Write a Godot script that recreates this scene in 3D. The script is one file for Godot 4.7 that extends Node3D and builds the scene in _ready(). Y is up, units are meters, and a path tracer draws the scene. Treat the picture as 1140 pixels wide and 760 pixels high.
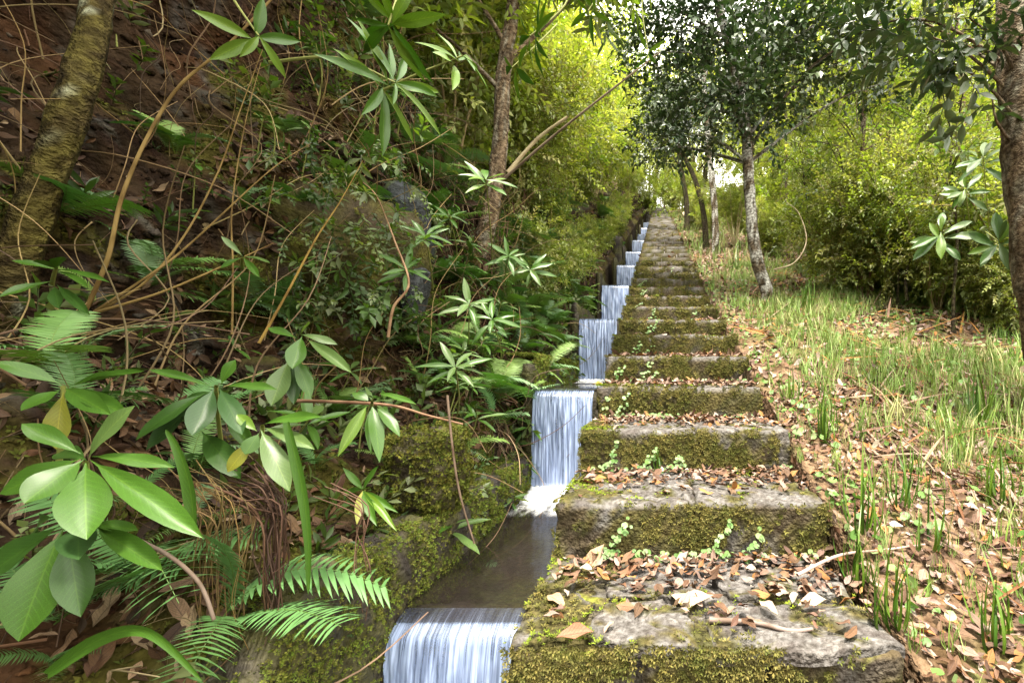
extends Node3D
# A mossy stone staircase beside a stepped water channel, climbing through a wood.
# World: x right, y up, the stairs climb along -z. Step 0's tread is y = 0.

const FOCAL := 520.0
const EYE_Y := 0.72
const TREAD := 0.589
const RISE := 0.215

var rng := RandomNumberGenerator.new()
var taken := {}
var n_lo := FastNoiseLite.new()
var n_mid := FastNoiseLite.new()
var n_hi := FastNoiseLite.new()
var n_ridge := FastNoiseLite.new()
var tex := {}
var mats := {}
var leaf_shapes := {}
# the ground sheet, kept for scattering
var rows := 0
var cols := 0
var gpos := PackedVector3Array()
var gnor := PackedVector3Array()
var gzone := PackedInt32Array()      # per column: 0 hill, 1 cliff, 2 foot of the bank, 3 under the stairs, 4 right-hand ground
var col_first_right := 0
var nearest := {}

# pools of the cascade: distance of the lip and height of the water
var lips := [0.05, 1.378, 2.945, 4.65, 6.48, 8.83, 11.2, 14.1, 17.7, 21.2, 24.7, 28.3]
var levels := [-0.65, 0.0, 0.635, 1.29, 1.98, 2.81, 3.69, 4.80, 6.07, 7.40, 8.80, 10.2]

# ------------------------------------------------------------------ mesh building
class Builder:
	var v := PackedVector3Array()
	var c := PackedColorArray()
	var t := PackedVector2Array()
	var ix := PackedInt32Array()
	func vert(p: Vector3, col := Color.WHITE, uv := Vector2.ZERO) -> int:
		v.append(p); c.append(col); t.append(uv)
		return v.size() - 1
	func tri(a: int, b: int, d: int) -> void:
		ix.append(a); ix.append(b); ix.append(d)
	func quad(a: int, b: int, d: int, e: int) -> void:
		ix.append(a); ix.append(b); ix.append(d)
		ix.append(a); ix.append(d); ix.append(e)
	func mesh(mat: Material = null) -> ArrayMesh:
		var n := PackedVector3Array()
		n.resize(v.size())
		for k in range(0, ix.size(), 3):
			var a := ix[k]
			var b := ix[k + 1]
			var d := ix[k + 2]
			var f := (v[d] - v[a]).cross(v[b] - v[a])
			n[a] += f; n[b] += f; n[d] += f
		for k in n.size():
			n[k] = n[k].normalized() if n[k].length_squared() > 1e-20 else Vector3.UP
		var arr := []
		arr.resize(Mesh.ARRAY_MAX)
		arr[Mesh.ARRAY_VERTEX] = v
		arr[Mesh.ARRAY_NORMAL] = n
		arr[Mesh.ARRAY_COLOR] = c
		arr[Mesh.ARRAY_TEX_UV] = t
		arr[Mesh.ARRAY_INDEX] = ix
		var m := ArrayMesh.new()
		m.add_surface_from_arrays(Mesh.PRIMITIVE_TRIANGLES, arr)
		if mat:
			m.surface_set_material(0, mat)
		return m

func numbered(called: String) -> String:
	var k: int = taken.get(called, 0)
	taken[called] = k + 1
	return called if k == 0 else "%s_%03d" % [called, k]

func tag(o: Node, label: String, category: String, group := "", kind := "") -> void:
	if label: o.set_meta("label", label)
	if category: o.set_meta("category", category)
	if group: o.set_meta("group", group)
	if kind: o.set_meta("kind", kind)

func thing(called: String, label: String, category: String, at := Vector3.ZERO, group := "", kind := "") -> Node3D:
	var o := Node3D.new()
	o.name = numbered(called)
	add_child(o)
	o.position = at
	tag(o, label, category, group, kind)
	return o

func part(parent: Node, called: String, m: Mesh, xf := Transform3D.IDENTITY, mat: Material = null) -> MeshInstance3D:
	var o := MeshInstance3D.new()
	o.name = called
	o.mesh = m
	if mat: o.material_override = mat
	parent.add_child(o, true)
	o.transform = xf
	return o

func copies(parent: Node, called: String, m: Mesh, xs: Array, cs: Array, origin := Vector3.ZERO) -> MultiMeshInstance3D:
	var mm := MultiMesh.new()
	mm.transform_format = MultiMesh.TRANSFORM_3D
	mm.use_colors = true
	mm.mesh = m
	mm.instance_count = xs.size()
	var buf := PackedFloat32Array()
	buf.resize(xs.size() * 16)
	var k := 0
	for i in xs.size():
		var x: Transform3D = xs[i]
		var b := x.basis
		var o := x.origin - origin
		var col: Color = cs[i]
		buf[k] = b.x.x; buf[k + 1] = b.y.x; buf[k + 2] = b.z.x; buf[k + 3] = o.x
		buf[k + 4] = b.x.y; buf[k + 5] = b.y.y; buf[k + 6] = b.z.y; buf[k + 7] = o.y
		buf[k + 8] = b.x.z; buf[k + 9] = b.y.z; buf[k + 10] = b.z.z; buf[k + 11] = o.z
		buf[k + 12] = col.r; buf[k + 13] = col.g; buf[k + 14] = col.b; buf[k + 15] = 1.0
		k += 16
	mm.buffer = buf
	var o2 := MultiMeshInstance3D.new()
	o2.name = called
	o2.multimesh = mm
	parent.add_child(o2, true)
	return o2

func rv(s := 1.0) -> Vector3:
	return Vector3(rng.randf_range(-s, s), rng.randf_range(-s, s), rng.randf_range(-s, s))

func jitter(c: Color, amount := 0.25) -> Color:
	var f := 1.0 + rng.randf_range(-amount, amount)
	return Color(c.r * f * rng.randf_range(0.92, 1.08), c.g * f, c.b * f * rng.randf_range(0.9, 1.1))

func pick(a: Array) -> Variant:
	return a[rng.randi() % a.size()]

func frame(dir: Vector3, up: Vector3) -> Basis:
	var z := dir.normalized()
	var x := up.cross(z)
	if x.length() < 1e-4:
		x = Vector3(1, 0.02, 0.01).cross(z)
	x = x.normalized()
	return Basis(x, z.cross(x).normalized(), z)

# a point of the place, from a direction seen from the eye and the distance ahead of it
func spot(px: float, py: float, d: float) -> Vector3:
	return Vector3((px - 733.0) / FOCAL * d, EYE_Y - (py - 417.0) / FOCAL * d, -d)

func smooth_path(p: Array, n: int) -> Array:
	var out := []
	for i in p.size() - 1:
		var a: Vector3 = p[max(i - 1, 0)]
		var b: Vector3 = p[i]
		var c: Vector3 = p[i + 1]
		var e: Vector3 = p[min(i + 2, p.size() - 1)]
		for k in n:
			out.append(b.cubic_interpolate(c, a, e, float(k) / n))
	out.append(p[p.size() - 1])
	return out

# tint: Callable(position) -> Color, or a Color
func tube(mb: Builder, p: Array, r0: float, r1: float, sides: int, tint: Variant, knobbly := 0.0, flare := 0.0) -> void:
	var n := p.size()
	var along: Vector3 = (p[1] - p[0]).normalized()
	var side := along.cross(Vector3(0.3, 0.2, 1)).normalized()
	var before := -1
	var is_call := tint is Callable
	for i in n:
		var f := float(i) / (n - 1)
		var dir: Vector3 = (p[min(i + 1, n - 1)] - p[max(i - 1, 0)]).normalized()
		side = (side - dir * side.dot(dir)).normalized()
		var up := dir.cross(side)
		var r := lerpf(r0, r1, f) * (1.0 + flare * pow(maxf(0.0, 1.0 - f * 5.0), 2.0))
		var first := mb.v.size()
		for k in sides + 1:
			var a := TAU * (k % sides) / sides
			var o := side * cos(a) + up * sin(a)
			var q: Vector3 = p[i] + o * r
			if knobbly > 0.0:
				q += o * r * knobbly * (n_mid.get_noise_3dv(q * 1.5) + 0.5 * n_hi.get_noise_3dv(q))
			mb.vert(q, tint.call(q) if is_call else tint, Vector2(float(k) / sides, f))
		if before >= 0:
			for k in sides:
				mb.quad(before + k, first + k, first + k + 1, before + k + 1)
		before = first

func outline(shape: int, t: float) -> float:
	match shape:
		0: return pow(sin(PI * t), 0.9) * smoothstep(-0.03, 0.14, t)
		1: return pow(maxf(sin(PI * pow(t, 1.4)), 0.0), 0.85) * smoothstep(0.0, 0.2, t) + 0.02 * (1.0 - t)
		2: return sqrt(maxf(0.0, 1.0 - pow(2.0 * t - 1.0, 2.0)))
		3: return minf(1.0, 0.5 + t * 4.0) * pow(1.0 - t, 0.6)
		4: return pow(1.0 - t, 0.7) * (0.75 + 0.25 * smoothstep(0.0, 0.1, t))
	return 1.0

# a leaf of length 1 along z and breadth 1 across x, normal y
func add_leaf(mb: Builder, xf: Transform3D, seg: int, shape: int, droop: float, fold: float, ruffle: float, col: Color, halves := 1, bend := 0.0) -> void:
	var first := mb.v.size()
	var per := halves * 2 + 1
	var ph := rng.randf() * TAU
	var slim := 0.3 if xf == Transform3D.IDENTITY else xf.basis.x.length() / xf.basis.y.length()
	if shape == 3: slim = minf(slim, 0.05)
	for i in seg + 1:
		var t := float(i) / seg
		var w := 0.5 * outline(shape, clampf(t, 0.0, 1.0))
		for k in per:
			var s := float(k - halves) / halves
			var y := -droop * t * t + (absf(s) * w * fold + ruffle * sin(t * 9.0 + ph + s) * absf(s) * w) * slim
			mb.vert(xf * Vector3(s * w + bend * t * t, y, t), col, Vector2(0.5 + 0.5 * s * (0.15 + 0.85 * w * 2.0), t))
	for i in seg:
		for k in per - 1:
			var a := first + i * per + k
			mb.quad(a, a + per, a + per + 1, a + 1)

func leaf_mesh(shape: int, droop: float, fold: float, ruffle: float, seg := 10, halves := 2, bend := 0.0) -> ArrayMesh:
	var mb := Builder.new()
	add_leaf(mb, Transform3D.IDENTITY, seg, shape, droop, fold, ruffle, Color.WHITE, halves, bend)
	return mb.mesh()

func leaf_xf(at: Vector3, dir: Vector3, up: Vector3, length: float, breadth: float) -> Transform3D:
	var b := frame(dir, up)
	return Transform3D(Basis(b.x * breadth, b.y * length, b.z * length), at)

# ------------------------------------------------------------------ textures and materials
func noise_image(seed_: int, freq: float, octaves: int, size := 512, type := FastNoiseLite.TYPE_SIMPLEX_SMOOTH, ridged := false) -> Image:
	var n := FastNoiseLite.new()
	n.seed = seed_
	n.noise_type = type
	n.frequency = freq
	n.fractal_type = FastNoiseLite.FRACTAL_RIDGED if ridged else FastNoiseLite.FRACTAL_FBM
	n.fractal_octaves = octaves
	return n.get_seamless_image(size, size)

func ramp_image(im: Image, lo: Color, hi: Color, gain := 1.4) -> ImageTexture:
	var w := im.get_width()
	var h := im.get_height()
	var out := Image.create(w, h, false, Image.FORMAT_RGB8)
	for y in h:
		for x in w:
			var k := clampf((im.get_pixel(x, y).r - 0.5) * gain + 0.5, 0.0, 1.0)
			out.set_pixel(x, y, lo.lerp(hi, k))
	return ImageTexture.create_from_image(out)

func make_textures() -> void:
	tex.grit_h = ImageTexture.create_from_image(noise_image(3, 0.04, 6))
	tex.grit = ramp_image(noise_image(5, 0.03, 6), Color(0.66, 0.64, 0.62), Color(1.0, 1.0, 1.0), 1.7)
	tex.bark_h = ImageTexture.create_from_image(noise_image(8, 0.03, 4, 512, FastNoiseLite.TYPE_SIMPLEX_SMOOTH, true))
	tex.bark = ramp_image(noise_image(9, 0.02, 6), Color(0.45, 0.42, 0.40), Color(1, 1, 1), 1.8)
	# a leaf blade: pale midrib and side veins, blotches
	var lf := Image.create(128, 256, false, Image.FORMAT_RGB8)
	for y in 256:
		for x in 128:
			var s := (x - 63.5) / 63.5
			var t := y / 255.0
			var k := 0.80 + 0.16 * n_mid.get_noise_2d(x * 0.12, y * 0.12) + 0.10 * n_hi.get_noise_2d(x * 0.2, y * 0.2)
			var rib := exp(-pow(s / 0.035, 2.0))
			var vein := pow(0.5 + 0.5 * cos((t * 13.0 - absf(s) * 3.2) * TAU), 14.0) * 0.14
			k = k + vein * (1.0 - absf(s))
			var base := Color(k * 0.92, k, k * 0.85)
			var spot_ := smoothstep(0.42, 0.6, n_mid.get_noise_2d(x * 0.35 + 300.0, y * 0.35))
			base = base.lerp(Color(0.95, 0.75, 0.35), spot_ * 0.5)
			base = base.lerp(Color(1.0, 1.0, 0.78), rib * 0.75)
			lf.set_pixel(x, y, base.clamp())
	tex.leaf = ImageTexture.create_from_image(lf)
	# a dead leaf: veins darker, blotched
	var df := Image.create(64, 128, false, Image.FORMAT_RGB8)
	for y in 128:
		for x in 64:
			var s := (x - 31.5) / 31.5
			var k := 0.82 + 0.3 * n_mid.get_noise_2d(x * 0.3, y * 0.3) + 0.15 * n_hi.get_noise_2d(x * 0.5, y * 0.5)
			k *= 1.0 - 0.3 * exp(-pow(s / 0.06, 2.0))
			k *= 1.0 - 0.14 * pow(0.5 + 0.5 * cos((y / 127.0 * 9.0 - absf(s) * 2.5) * TAU), 8.0)
			df.set_pixel(x, y, Color(k, k * 0.97, k * 0.94).clamp())
	tex.dead = ImageTexture.create_from_image(df)
	# strands of falling water: clear gaps, pale strings, sky reflection painted in as blue
	var wf := Image.create(512, 128, false, Image.FORMAT_RGBA8)
	for y in 128:
		for x in 512:
			var k := 0.5 + 0.55 * n_mid.get_noise_2d(x * 0.022, y * 0.004) + 0.5 * n_hi.get_noise_2d(x * 0.016 + 70.0, y * 0.0012) + 0.3 * n_lo.get_noise_2d(x * 0.02, y * 0.03)
			k = smoothstep(-0.6, 1.5, k)
			var col := Color(0.30, 0.36, 0.49).lerp(Color(0.66, 0.72, 0.85), k)
			col.a = lerpf(0.45, 0.98, k) * lerpf(0.35, 1.0, smoothstep(0.02, 0.32, y / 127.0 + 0.1 * (k - 0.5)))
			wf.set_pixel(x, y, col)
	tex.strands = ImageTexture.create_from_image(wf)

func surf(color: Color, rough: float, spec := 0.5) -> StandardMaterial3D:
	var m := StandardMaterial3D.new()
	m.albedo_color = color
	m.roughness = rough
	m.metallic_specular = spec
	m.cull_mode = BaseMaterial3D.CULL_DISABLED
	return m

func tinted(rough: float, spec := 0.5) -> StandardMaterial3D:
	var m := surf(Color.WHITE, rough, spec)
	m.vertex_color_use_as_albedo = true
	return m

func triplanar(m: StandardMaterial3D, albedo: Texture2D, height: Texture2D, per_metre: float, relief: float) -> StandardMaterial3D:
	m.uv1_triplanar = true
	m.uv1_world_triplanar = true
	m.uv1_scale = Vector3.ONE * per_metre
	m.albedo_texture = albedo
	m.heightmap_enabled = true
	m.heightmap_texture = height
	m.heightmap_scale = relief
	return m

func make_materials() -> void:
	mats.ground = triplanar(tinted(0.95, 0.2), tex.grit, tex.grit_h, 1.6, 2.0)
	mats.stone = triplanar(tinted(0.9, 0.3), tex.grit, tex.grit_h, 2.2, 1.2)
	mats.wall = triplanar(tinted(0.75, 0.4), tex.grit, tex.grit_h, 1.8, 1.5)
	mats.bark = triplanar(tinted(0.95, 0.2), tex.bark, tex.bark_h, 2.6, 1.6)
	mats.stem = tinted(0.75, 0.3)
	mats.moss = tinted(0.95, 0.1)
	mats.moss.backlight_enabled = true
	mats.moss.backlight = Color(0.35, 0.4, 0.2)
	mats.dead = tinted(0.7, 0.3)
	mats.dead.albedo_texture = tex.dead
	mats.dead.backlight_enabled = true
	mats.dead.backlight = Color(0.35, 0.30, 0.25)
	# crown leaves, tinted copy by copy
	mats.crown = tinted(0.42, 0.5)
	mats.crown.backlight_enabled = true
	mats.crown.backlight = Color(0.95, 1.0, 0.5)
	mats.crown_dark = tinted(0.33, 0.5)
	mats.crown_dark.backlight_enabled = true
	mats.crown_dark.backlight = Color(0.3, 0.42, 0.2)
	mats.frond = tinted(0.5, 0.4)
	mats.frond.backlight_enabled = true
	mats.frond.backlight = Color(0.5, 0.6, 0.3)
	var greens := {"deep": [0.045, 0.095, 0.02], "mid": [0.065, 0.13, 0.02], "fresh": [0.07, 0.14, 0.022], "lime": [0.14, 0.21, 0.028], "grey": [0.12, 0.17, 0.065], "sere": [0.30, 0.26, 0.05], "blue": [0.045, 0.09, 0.035]}
	for g in greens:
		var q: Array = greens[g]
		var m := surf(Color(q[0], q[1], q[2]).linear_to_srgb(), 0.38, 0.38)
		m.albedo_texture = tex.leaf
		m.backlight_enabled = true
		m.backlight = Color(0.45, 0.52, 0.25)
		mats["leaf_" + g] = m
	mats.water = surf(Color(0.13, 0.11, 0.10, 0.5), 0.12, 0.5)
	mats.water.transparency = BaseMaterial3D.TRANSPARENCY_ALPHA
	mats.fall = surf(Color.WHITE, 0.3, 0.5)
	mats.fall.albedo_texture = tex.strands
	mats.fall.transparency = BaseMaterial3D.TRANSPARENCY_ALPHA
	mats.foam = tinted(0.5, 0.3)
	mats.foam.transparency = BaseMaterial3D.TRANSPARENCY_ALPHA

# ------------------------------------------------------------------ the lie of the land
func nosing(d: float) -> float:          # height of the line through the step edges
	var k := d / TREAD - 2.1
	if k < 8.0: return k * RISE
	if k < 62.0: return 8.0 * RISE + (k - 8.0) * 0.232
	return 8.0 * RISE + 54.0 * 0.232 + (k - 62.0) * 0.2

func bank_foot(d: float) -> float:
	if d < 1.2: return lerpf(-0.02, 0.24, smoothstep(0.75, 1.15, d))
	return maxf(0.22, nosing(d) - 0.1)

func cliff_from(d: float) -> float:
	if d < 1.5: return 0.95
	if d < 2.3: return lerpf(0.95, 0.52, (d - 1.5) / 0.8)
	if d < 4.0: return lerpf(0.52, 0.25, (d - 2.3) / 1.7)
	return 0.25

func cliff_high(d: float) -> float:
	return lerpf(3.4, 0.75, smoothstep(2.3, 3.9, d))

func foot_slope(d: float) -> float:
	return lerpf(0.62, 1.2, smoothstep(1.6, 3.0, d))

func bank_height(u: float, d: float) -> float:
	var uc := cliff_from(d)
	var hc := cliff_high(d)
	var y := bank_foot(d)
	if u <= uc: return y + u * foot_slope(d)
	y += uc * foot_slope(d)
	var uw := hc / 3.2
	if u <= uc + uw: return y + (u - uc) * 3.2
	y += hc
	u -= uc + uw
	return y + minf(u, 9.0) * 0.55 + maxf(u - 9.0, 0.0) * 0.2

func right_height(x: float, d: float) -> float:
	var r := x - 0.69
	return nosing(d) - 0.09 + 0.02 * minf(r, 6.0) + maxf(r - 4.5, 0.0) * 0.42 + 0.07 * n_lo.get_noise_2d(x * 0.9, d * 0.9) * minf(r * 2.0, 1.0)

func build_ground() -> void:
	var ds := []
	var d := -8.0
	while d < 170.0:
		ds.append(d)
		d += 1.2 if d < -0.5 else (0.1 if d < 0.5 else (0.032 if d < 4.2 else (0.08 if d < 7.0 else (0.22 if d < 16.0 else (0.9 if d < 40.0 else 6.0)))))
	rows = ds.size()
	# columns of one row: far left hill ... cliff ... foot ... under the stairs ... right-hand ground
	var hill := [130.0, 80.0, 50.0, 34.0, 24.0, 18.0, 14.0, 11.5, 9.5, 8.0, 6.8, 5.8, 5.0, 4.4, 3.8, 3.3, 2.8, 2.4, 2.0, 1.7, 1.4, 1.15, 0.9, 0.7, 0.5, 0.33, 0.16]
	var n_cliff := 72
	var n_foot := 26
	var right := []
	var r := 0.0
	while r < 120.0:
		right.append(r)
		r += 0.05 if r < 1.6 else (0.12 if r < 4.0 else (0.5 if r < 9.0 else r * 0.3))
	cols = hill.size() + n_cliff + n_foot + 4 + right.size()
	gpos.resize(rows * cols)
	gnor.resize(rows * cols)
	gzone.resize(cols)
	for i in rows:
		d = ds[i]
		var uc := cliff_from(d)
		var hc := cliff_high(d)
		var uw := hc / 3.2
		var j := 0
		for h in hill:
			var u: float = uc + uw + h
			gpos[i * cols + j] = Vector3(-0.95 - u, bank_height(u, d), -d); gzone[j] = 0; j += 1
		for k in n_cliff:
			var u := uc + uw * (1.0 - float(k) / n_cliff)
			gpos[i * cols + j] = Vector3(-0.95 - u, bank_height(u, d), -d); gzone[j] = 1; j += 1
		for k in n_foot:
			var u := uc * (1.0 - float(k) / (n_foot - 1))
			gpos[i * cols + j] = Vector3(-0.95 - u, bank_height(u, d), -d); gzone[j] = 2; j += 1
		var low := nosing(d) - 1.9
		for x in [-0.94, -0.90, 0.64, 0.672]:
			gpos[i * cols + j] = Vector3(x, low if x != -0.94 else low + 0.4, -d); gzone[j] = 3; j += 1
		col_first_right = j
		for q in right:
			var x: float = 0.68 + q
			gpos[i * cols + j] = Vector3(x, right_height(x, d), -d); gzone[j] = 4; j += 1
	for pass_ in 2:
		for i in rows:
			for j in cols:
				var a := gpos[i * cols + maxi(j - 1, 0)]
				var b := gpos[i * cols + mini(j + 1, cols - 1)]
				var e := gpos[maxi(i - 1, 0) * cols + j]
				var f := gpos[mini(i + 1, rows - 1) * cols + j]
				var nn := (b - a).cross(e - f)
				gnor[i * cols + j] = (-nn if nn.y < 0.0 else nn).normalized()
		if pass_ == 0:
			for i in rows:
				for j in cols:
					var p := gpos[i * cols + j]
					var nn := gnor[i * cols + j]
					var amp := 0.0
					match gzone[j]:
						0: amp = 1.0
						1: amp = 1.0
						2: amp = clampf((-0.95 - p.x) / 0.35, 0.12, 0.8)
						4: amp = 0.22
					if amp > 0.0:
						var big := n_lo.get_noise_3dv(p * 1.2) * 0.20
						var ledge := n_ridge.get_noise_3d(p.x * 0.7, p.y * 1.7, p.z * 0.7) * 0.10 if gzone[j] <= 1 else 0.0
						var fine := n_mid.get_noise_3dv(p * 2.2) * 0.05 + n_hi.get_noise_3dv(p * 2.4) * 0.022
						gpos[i * cols + j] = p + nn * (big + ledge + fine) * amp
	var mb := Builder.new()
	for i in rows:
		for j in cols:
			var p := gpos[i * cols + j]
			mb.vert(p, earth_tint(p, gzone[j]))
	for i in rows - 1:
		for j in cols - 1:
			var a := i * cols + j
			mb.quad(a, a + cols, a + cols + 1, a + 1)
	var g := part(self, "ground", mb.mesh(mats.ground))
	tag(g, "brown forest floor, earth bank and steep soil cliff beside the stairs", "ground", "", "structure")
	# the nearest point of the sheet in each direction from the eye
	for i in rows:
		if ds[i] < 0.45 or ds[i] > 40.0: continue
		for j in cols:
			var p := gpos[i * cols + j]
			var px := 733.0 + p.x / -p.z * FOCAL
			var py := 417.0 - (p.y - EYE_Y) / -p.z * FOCAL
			if px < -60 or px > 1200 or py < -60 or py > 820: continue
			var key := int((px + 60.0) / 10.0) * 1000 + int((py + 60.0) / 10.0)
			if not nearest.has(key) or -gpos[nearest[key]].z > -p.z:
				nearest[key] = i * cols + j

func earth_tint(p: Vector3, zone: int) -> Color:
	var a := n_mid.get_noise_3dv(p * 1.3)
	var b := n_lo.get_noise_3dv(p * 2.0)
	var c := n_hi.get_noise_3dv(p)
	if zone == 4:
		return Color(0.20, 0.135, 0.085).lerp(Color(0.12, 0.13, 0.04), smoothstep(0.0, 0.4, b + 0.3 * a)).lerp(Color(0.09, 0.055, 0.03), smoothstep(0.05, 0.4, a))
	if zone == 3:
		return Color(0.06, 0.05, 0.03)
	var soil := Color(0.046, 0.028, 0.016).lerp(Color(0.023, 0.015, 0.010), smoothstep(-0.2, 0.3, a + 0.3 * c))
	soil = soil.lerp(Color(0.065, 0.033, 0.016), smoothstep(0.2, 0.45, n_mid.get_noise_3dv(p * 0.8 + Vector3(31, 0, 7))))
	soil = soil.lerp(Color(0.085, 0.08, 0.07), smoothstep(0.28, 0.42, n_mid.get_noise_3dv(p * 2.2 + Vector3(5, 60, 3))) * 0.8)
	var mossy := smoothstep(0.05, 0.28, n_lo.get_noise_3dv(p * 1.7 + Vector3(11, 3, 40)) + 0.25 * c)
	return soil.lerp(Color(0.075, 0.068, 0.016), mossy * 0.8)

# a point of the ground seen in a direction: [position, normal]
func land(px: float, py: float) -> Array:
	for reach in 7:
		for s in (1 if reach == 0 else 8):
			var key := int((px + 60.0) / 10.0 + (0.0 if reach == 0 else reach * cos(s * PI / 4))) * 1000 + int((py + 60.0) / 10.0 + (0.0 if reach == 0 else reach * sin(s * PI / 4)))
			if nearest.has(key):
				var k: int = nearest[key]
				var dd := -gpos[k].z
				var q := spot(px, py, dd)
				return [q if reach < 3 else gpos[k], gnor[k]]
	return [spot(px, py, 3.0), Vector3.UP]

# random points of the sheet between two distances and columns: Callable keep(position, zone) -> chance
func ground_points(count: int, d0: float, d1: float, j0: int, j1: int, keep: Callable) -> Array:
	var i0 := 0
	var i1 := rows - 2
	while i0 < rows - 2 and -gpos[i0 * cols].z < d0: i0 += 1
	while i1 > 0 and -gpos[i1 * cols].z > d1: i1 -= 1
	var area := PackedFloat32Array()
	var total := 0.0
	for i in range(i0, i1):
		for j in range(j0, j1):
			var a := i * cols + j
			total += (gpos[a + cols] - gpos[a]).cross(gpos[a + 1] - gpos[a]).length()
			area.append(total)
	var out := []
	var tries := 0
	while out.size() < count and tries < count * 6:
		tries += 1
		var m := area.bsearch(rng.randf() * total)
		var a := (i0 + m / (j1 - j0)) * cols + j0 + m % (j1 - j0)
		var u := rng.randf()
		var w := rng.randf()
		var p := gpos[a] * (1 - u) * (1 - w) + gpos[a + cols] * u * (1 - w) + gpos[a + 1] * (1 - u) * w + gpos[a + cols + 1] * u * w
		if rng.randf() < keep.call(p, gzone[j0 + m % (j1 - j0)]):
			out.append([p, gnor[a]])
	return out

# ------------------------------------------------------------------ stones
# a weathered block between two corners, cut into cells of about the given size
func block(lo: Vector3, hi: Vector3, cell: float, round_: float, rough: float, tint: Callable, warp: Variant = null) -> Builder:
	var mb := Builder.new()
	var half := (hi - lo) * 0.5
	var mid := (hi + lo) * 0.5
	var index := {}
	var n := [maxi(2, int(round((hi.x - lo.x) / cell))), maxi(2, int(round((hi.y - lo.y) / cell))), maxi(2, int(round((hi.z - lo.z) / cell)))]
	for ax in 3:
		var b1 := (ax + 1) % 3
		var b2 := (ax + 2) % 3
		for s in [0, 1]:
			var ids := []
			for i in n[b1] + 1:
				for j in n[b2] + 1:
					var key := [0, 0, 0]
					key[ax] = n[ax] * s; key[b1] = i; key[b2] = j
					var hash_: int = key[0] * 1000000 + key[1] * 1000 + key[2]
					if not index.has(hash_):
						var q := Vector3(key[0] / float(n[0]) * 2 - 1, key[1] / float(n[1]) * 2 - 1, key[2] / float(n[2]) * 2 - 1) * half
						var inner := q.clamp(-half + Vector3.ONE * round_, half - Vector3.ONE * round_)
						var off := q - inner
						var nrm := off.normalized()
						q = inner + nrm * minf(off.length(), round_)
						var w := q + mid
						if warp != null: w = warp.call(w)
						w += nrm * rough * (n_mid.get_noise_3dv(w * 4.0) * 1.1 + n_hi.get_noise_3dv(w * 4.0) * 0.7 + n_lo.get_noise_3dv(w * 3.0))
						index[hash_] = mb.vert(w, tint.call(w, nrm))
					ids.append(index[hash_])
			for i in n[b1]:
				for j in n[b2]:
					var a: int = i * (n[b2] + 1) + j
					if s == 1:
						mb.quad(ids[a], ids[a + 1], ids[a + n[b2] + 2], ids[a + n[b2] + 1])
					else:
						mb.quad(ids[a], ids[a + n[b2] + 1], ids[a + n[b2] + 2], ids[a + 1])
	return mb

func moss_cover(p: Vector3) -> float:    # where moss has taken hold on the stonework
	return n_lo.get_noise_3dv(p * 4.2 + Vector3(7, 1, 2)) + 0.55 * n_mid.get_noise_3dv(p * 4.0) + 0.3 * n_hi.get_noise_3dv(p * 3.0)

func stone_tint(p: Vector3, nrm: Vector3) -> Color:
	var a := n_mid.get_noise_3dv(p * 3.0 + Vector3(3, 9, 1))
	var b := n_hi.get_noise_3dv(p * 5.0)
	var grey := Color(0.15, 0.143, 0.14).lerp(Color(0.095, 0.086, 0.08), smoothstep(-0.3, 0.35, a + 0.4 * b))
	grey = grey.lerp(Color(0.23, 0.215, 0.205), smoothstep(0.25, 0.5, n_hi.get_noise_3dv(p * 2.0 + Vector3(50, 0, 0))) * 0.7)
	var brown := Color(0.075, 0.056, 0.03)
	var green := Color(0.095, 0.082, 0.028).lerp(Color(0.055, 0.054, 0.018), smoothstep(-0.2, 0.3, b))
	var m := moss_cover(p)
	if nrm.y > 0.7:                      # worn treads: mostly bare slabs
		var left := smoothstep(-0.1, -0.36, p.x) * 0.5
		return grey.lerp(green, smoothstep(0.08, 0.26, m - 0.08 + left))
	grey = grey.lerp(brown, smoothstep(-0.45, 0.05, n_lo.get_noise_3dv(p * 3.0 + Vector3(20, 0, 0))) * 0.9)
	return grey.lerp(green, smoothstep(-0.35, -0.08, m))

func joint_tint(p: Vector3, nrm: Vector3) -> Color:      # the bed under loose slabs: earth and moss
	if nrm.y < 0.7: return stone_tint(p, nrm)
	return Color(0.10, 0.075, 0.04).lerp(Color(0.17, 0.19, 0.03), smoothstep(-0.15, 0.15, moss_cover(p + Vector3(3, 0, 0))))

func wall_tint(p: Vector3, _nrm: Vector3) -> Color:
	var a := n_mid.get_noise_3dv(p * 3.0)
	var c := Color(0.050, 0.042, 0.032).lerp(Color(0.028, 0.021, 0.016), smoothstep(-0.2, 0.3, a))
	return c.lerp(Color(0.070, 0.068, 0.016), smoothstep(-0.25, 0.05, moss_cover(p + Vector3(0, 4, 0))) * 0.85)

var step_fronts := {}

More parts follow.
